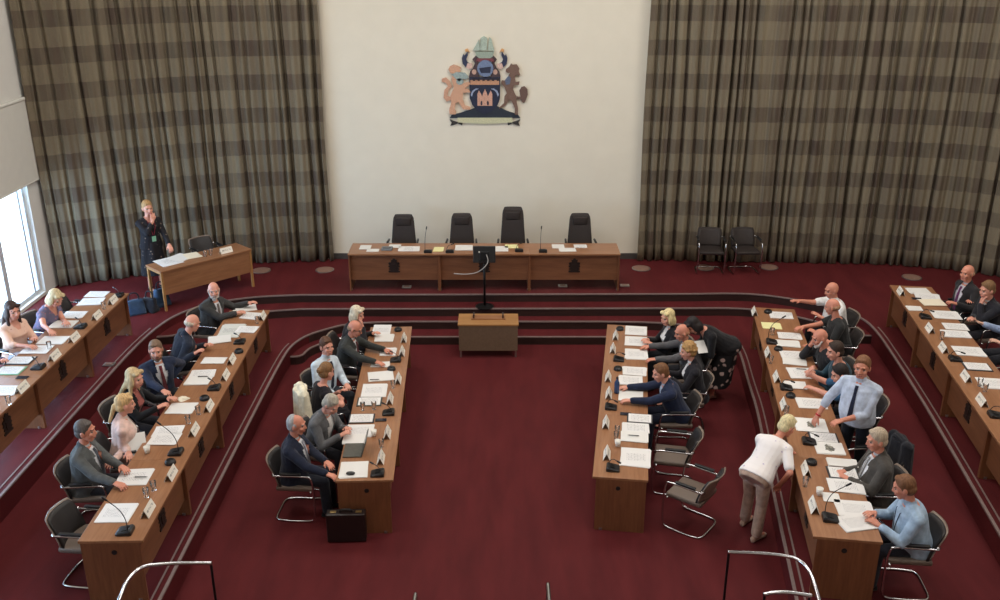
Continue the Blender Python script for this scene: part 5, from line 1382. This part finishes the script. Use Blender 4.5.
# coats left on chairs
def coat_on_chair(label, x, y, z, heading, col, h, seed=1, up=0):
    t = thing('coat', label, 'coat', (x, y, z + up), R(heading - 90))
    b = MB(); m = cloth(col)
    rs = []
    for i in range(10):
        u = i / 9; zz = .9 - (h) * u; w = .22 + .06 * u; th = .085 + .03 * u; y0 = -.32 + .02 * u
        rs.append([V(((w + .015 * math.sin(5 * a + 3 * u + seed)) * math.copysign(abs(math.cos(a)) ** .7, math.cos(a)), y0 + th * math.sin(a) * (1 + .2 * math.sin(7 * a + seed)), zz)) for a in [2 * PI * j / 30 for j in range(30)]])
    b.rings(rs)
    for s in (-1, 1): b.cone((s * .15, -.3, .88), (s * .26, -.3, .5), .065, .05)
    b.cone((-.08, -.3, .9), (.08, -.3, .9), .05, .05)
    attach('coat_body', fuse(b, .011), m, t)
    c = MB(); c.tube([(-.1, -.28, .88), (-.06, -.25, .94), (.06, -.25, .94), (.1, -.28, .88)], .02, 8, 2); c.build('collar', m, t, True)
coat_on_chair('cream coat draped on the chair back behind the woman in black sleeveless top', -2.40, 11.55, 0, 22, (226, 216, 190), .6, 1, .12)
coat_on_chair('black coat hung on a chair beside the standing man', 4.42, 9.72, .3, 186, (34, 34, 40), .62, 4)
chair(4.42, 9.72, .3, 186, 'chair with the black coat over its back, right middle row')
# empty chairs
chair(2.24, 10.66, 0, 168, 'empty chair of the right inner row nearer the man in navy')
chair(2.32, 9.8, 0, 143, 'empty chair turned aside at the near end of the right inner row')
chair(-4.36, 8.42, .3, -6, 'empty chair at the near end of the left middle row')
chair(-6.7, 13.85, .6, -4, 'empty chair at the far end of the left outer row')
chair(-5.52, 16.92, .6, -46, "empty chair behind the clerk's desk")

# papers held in hands
def held(label, x, y, z, rx, rz, w, d):
    o = bpy.data.objects.new('paper_sheet', MB().box((0, 0, 0), (w, d, .006)).mesh('paper_sheet', m_paper('plain'))); COL.objects.link(o)
    o.location = (x, y, z); o.rotation_euler = (rx, 0, rz); tag(o, label, 'papers')
held('white sheets held up by the blonde woman in pale pink cardigan', -4.37, 9.9, 1.02, R(50), R(22), .24, .32)
held('white card in the hands of the dark-haired woman bending over a colleague', 3.03, 12.96, .97, R(35), R(15), .16, .22)
# ------------------------------------------------------------------ light, world, camera
def area(name, loc, size, power, col, rot=(0, 0, 0)):
    l = bpy.data.lights.new(name, 'AREA'); l.shape = 'RECTANGLE'; l.size, l.size_y = size; l.energy = power; l.color = col
    o = bpy.data.objects.new(name, l); COL.objects.link(o); o.location = loc; o.rotation_euler = rot
    return o
for x in (-4.2, 1.2, 6.6):
    for y in (3.5, 9.0, 14.2):
        area('ceiling_light', (x, y, 8.9), (2.4, 2.4), {3.5: 80, 9.0: 168, 14.2: 190}[y], (1, .95, .88))
area('window_daylight', (XL - .9, 11.0, 2.4), (2.6, 10.5), 1000, (.42, .66, 1), (0, R(-78), 0))
w = bpy.data.worlds.new('daylight'); SC.world = w; w.use_nodes = True
bg = w.node_tree.nodes['Background']; bg.inputs[0].default_value = (.80, .92, 1, 1); bg.inputs[1].default_value = 5
cam = bpy.data.cameras.new('camera'); co = bpy.data.objects.new('camera', cam); COL.objects.link(co)
cam.sensor_width = 36; cam.lens = 940 / 1000 * 36
co.location = (0, 0, 6.7); co.rotation_euler = (R(90 - 21), 0, 0)
SC.camera = co
SC.view_settings.view_transform = 'Standard'; SC.view_settings.look = 'None'
SC.view_settings.exposure = -.12; SC.view_settings.gamma = 1; SC.view_settings.use_curve_mapping = False
SC.cycles.use_denoising = True
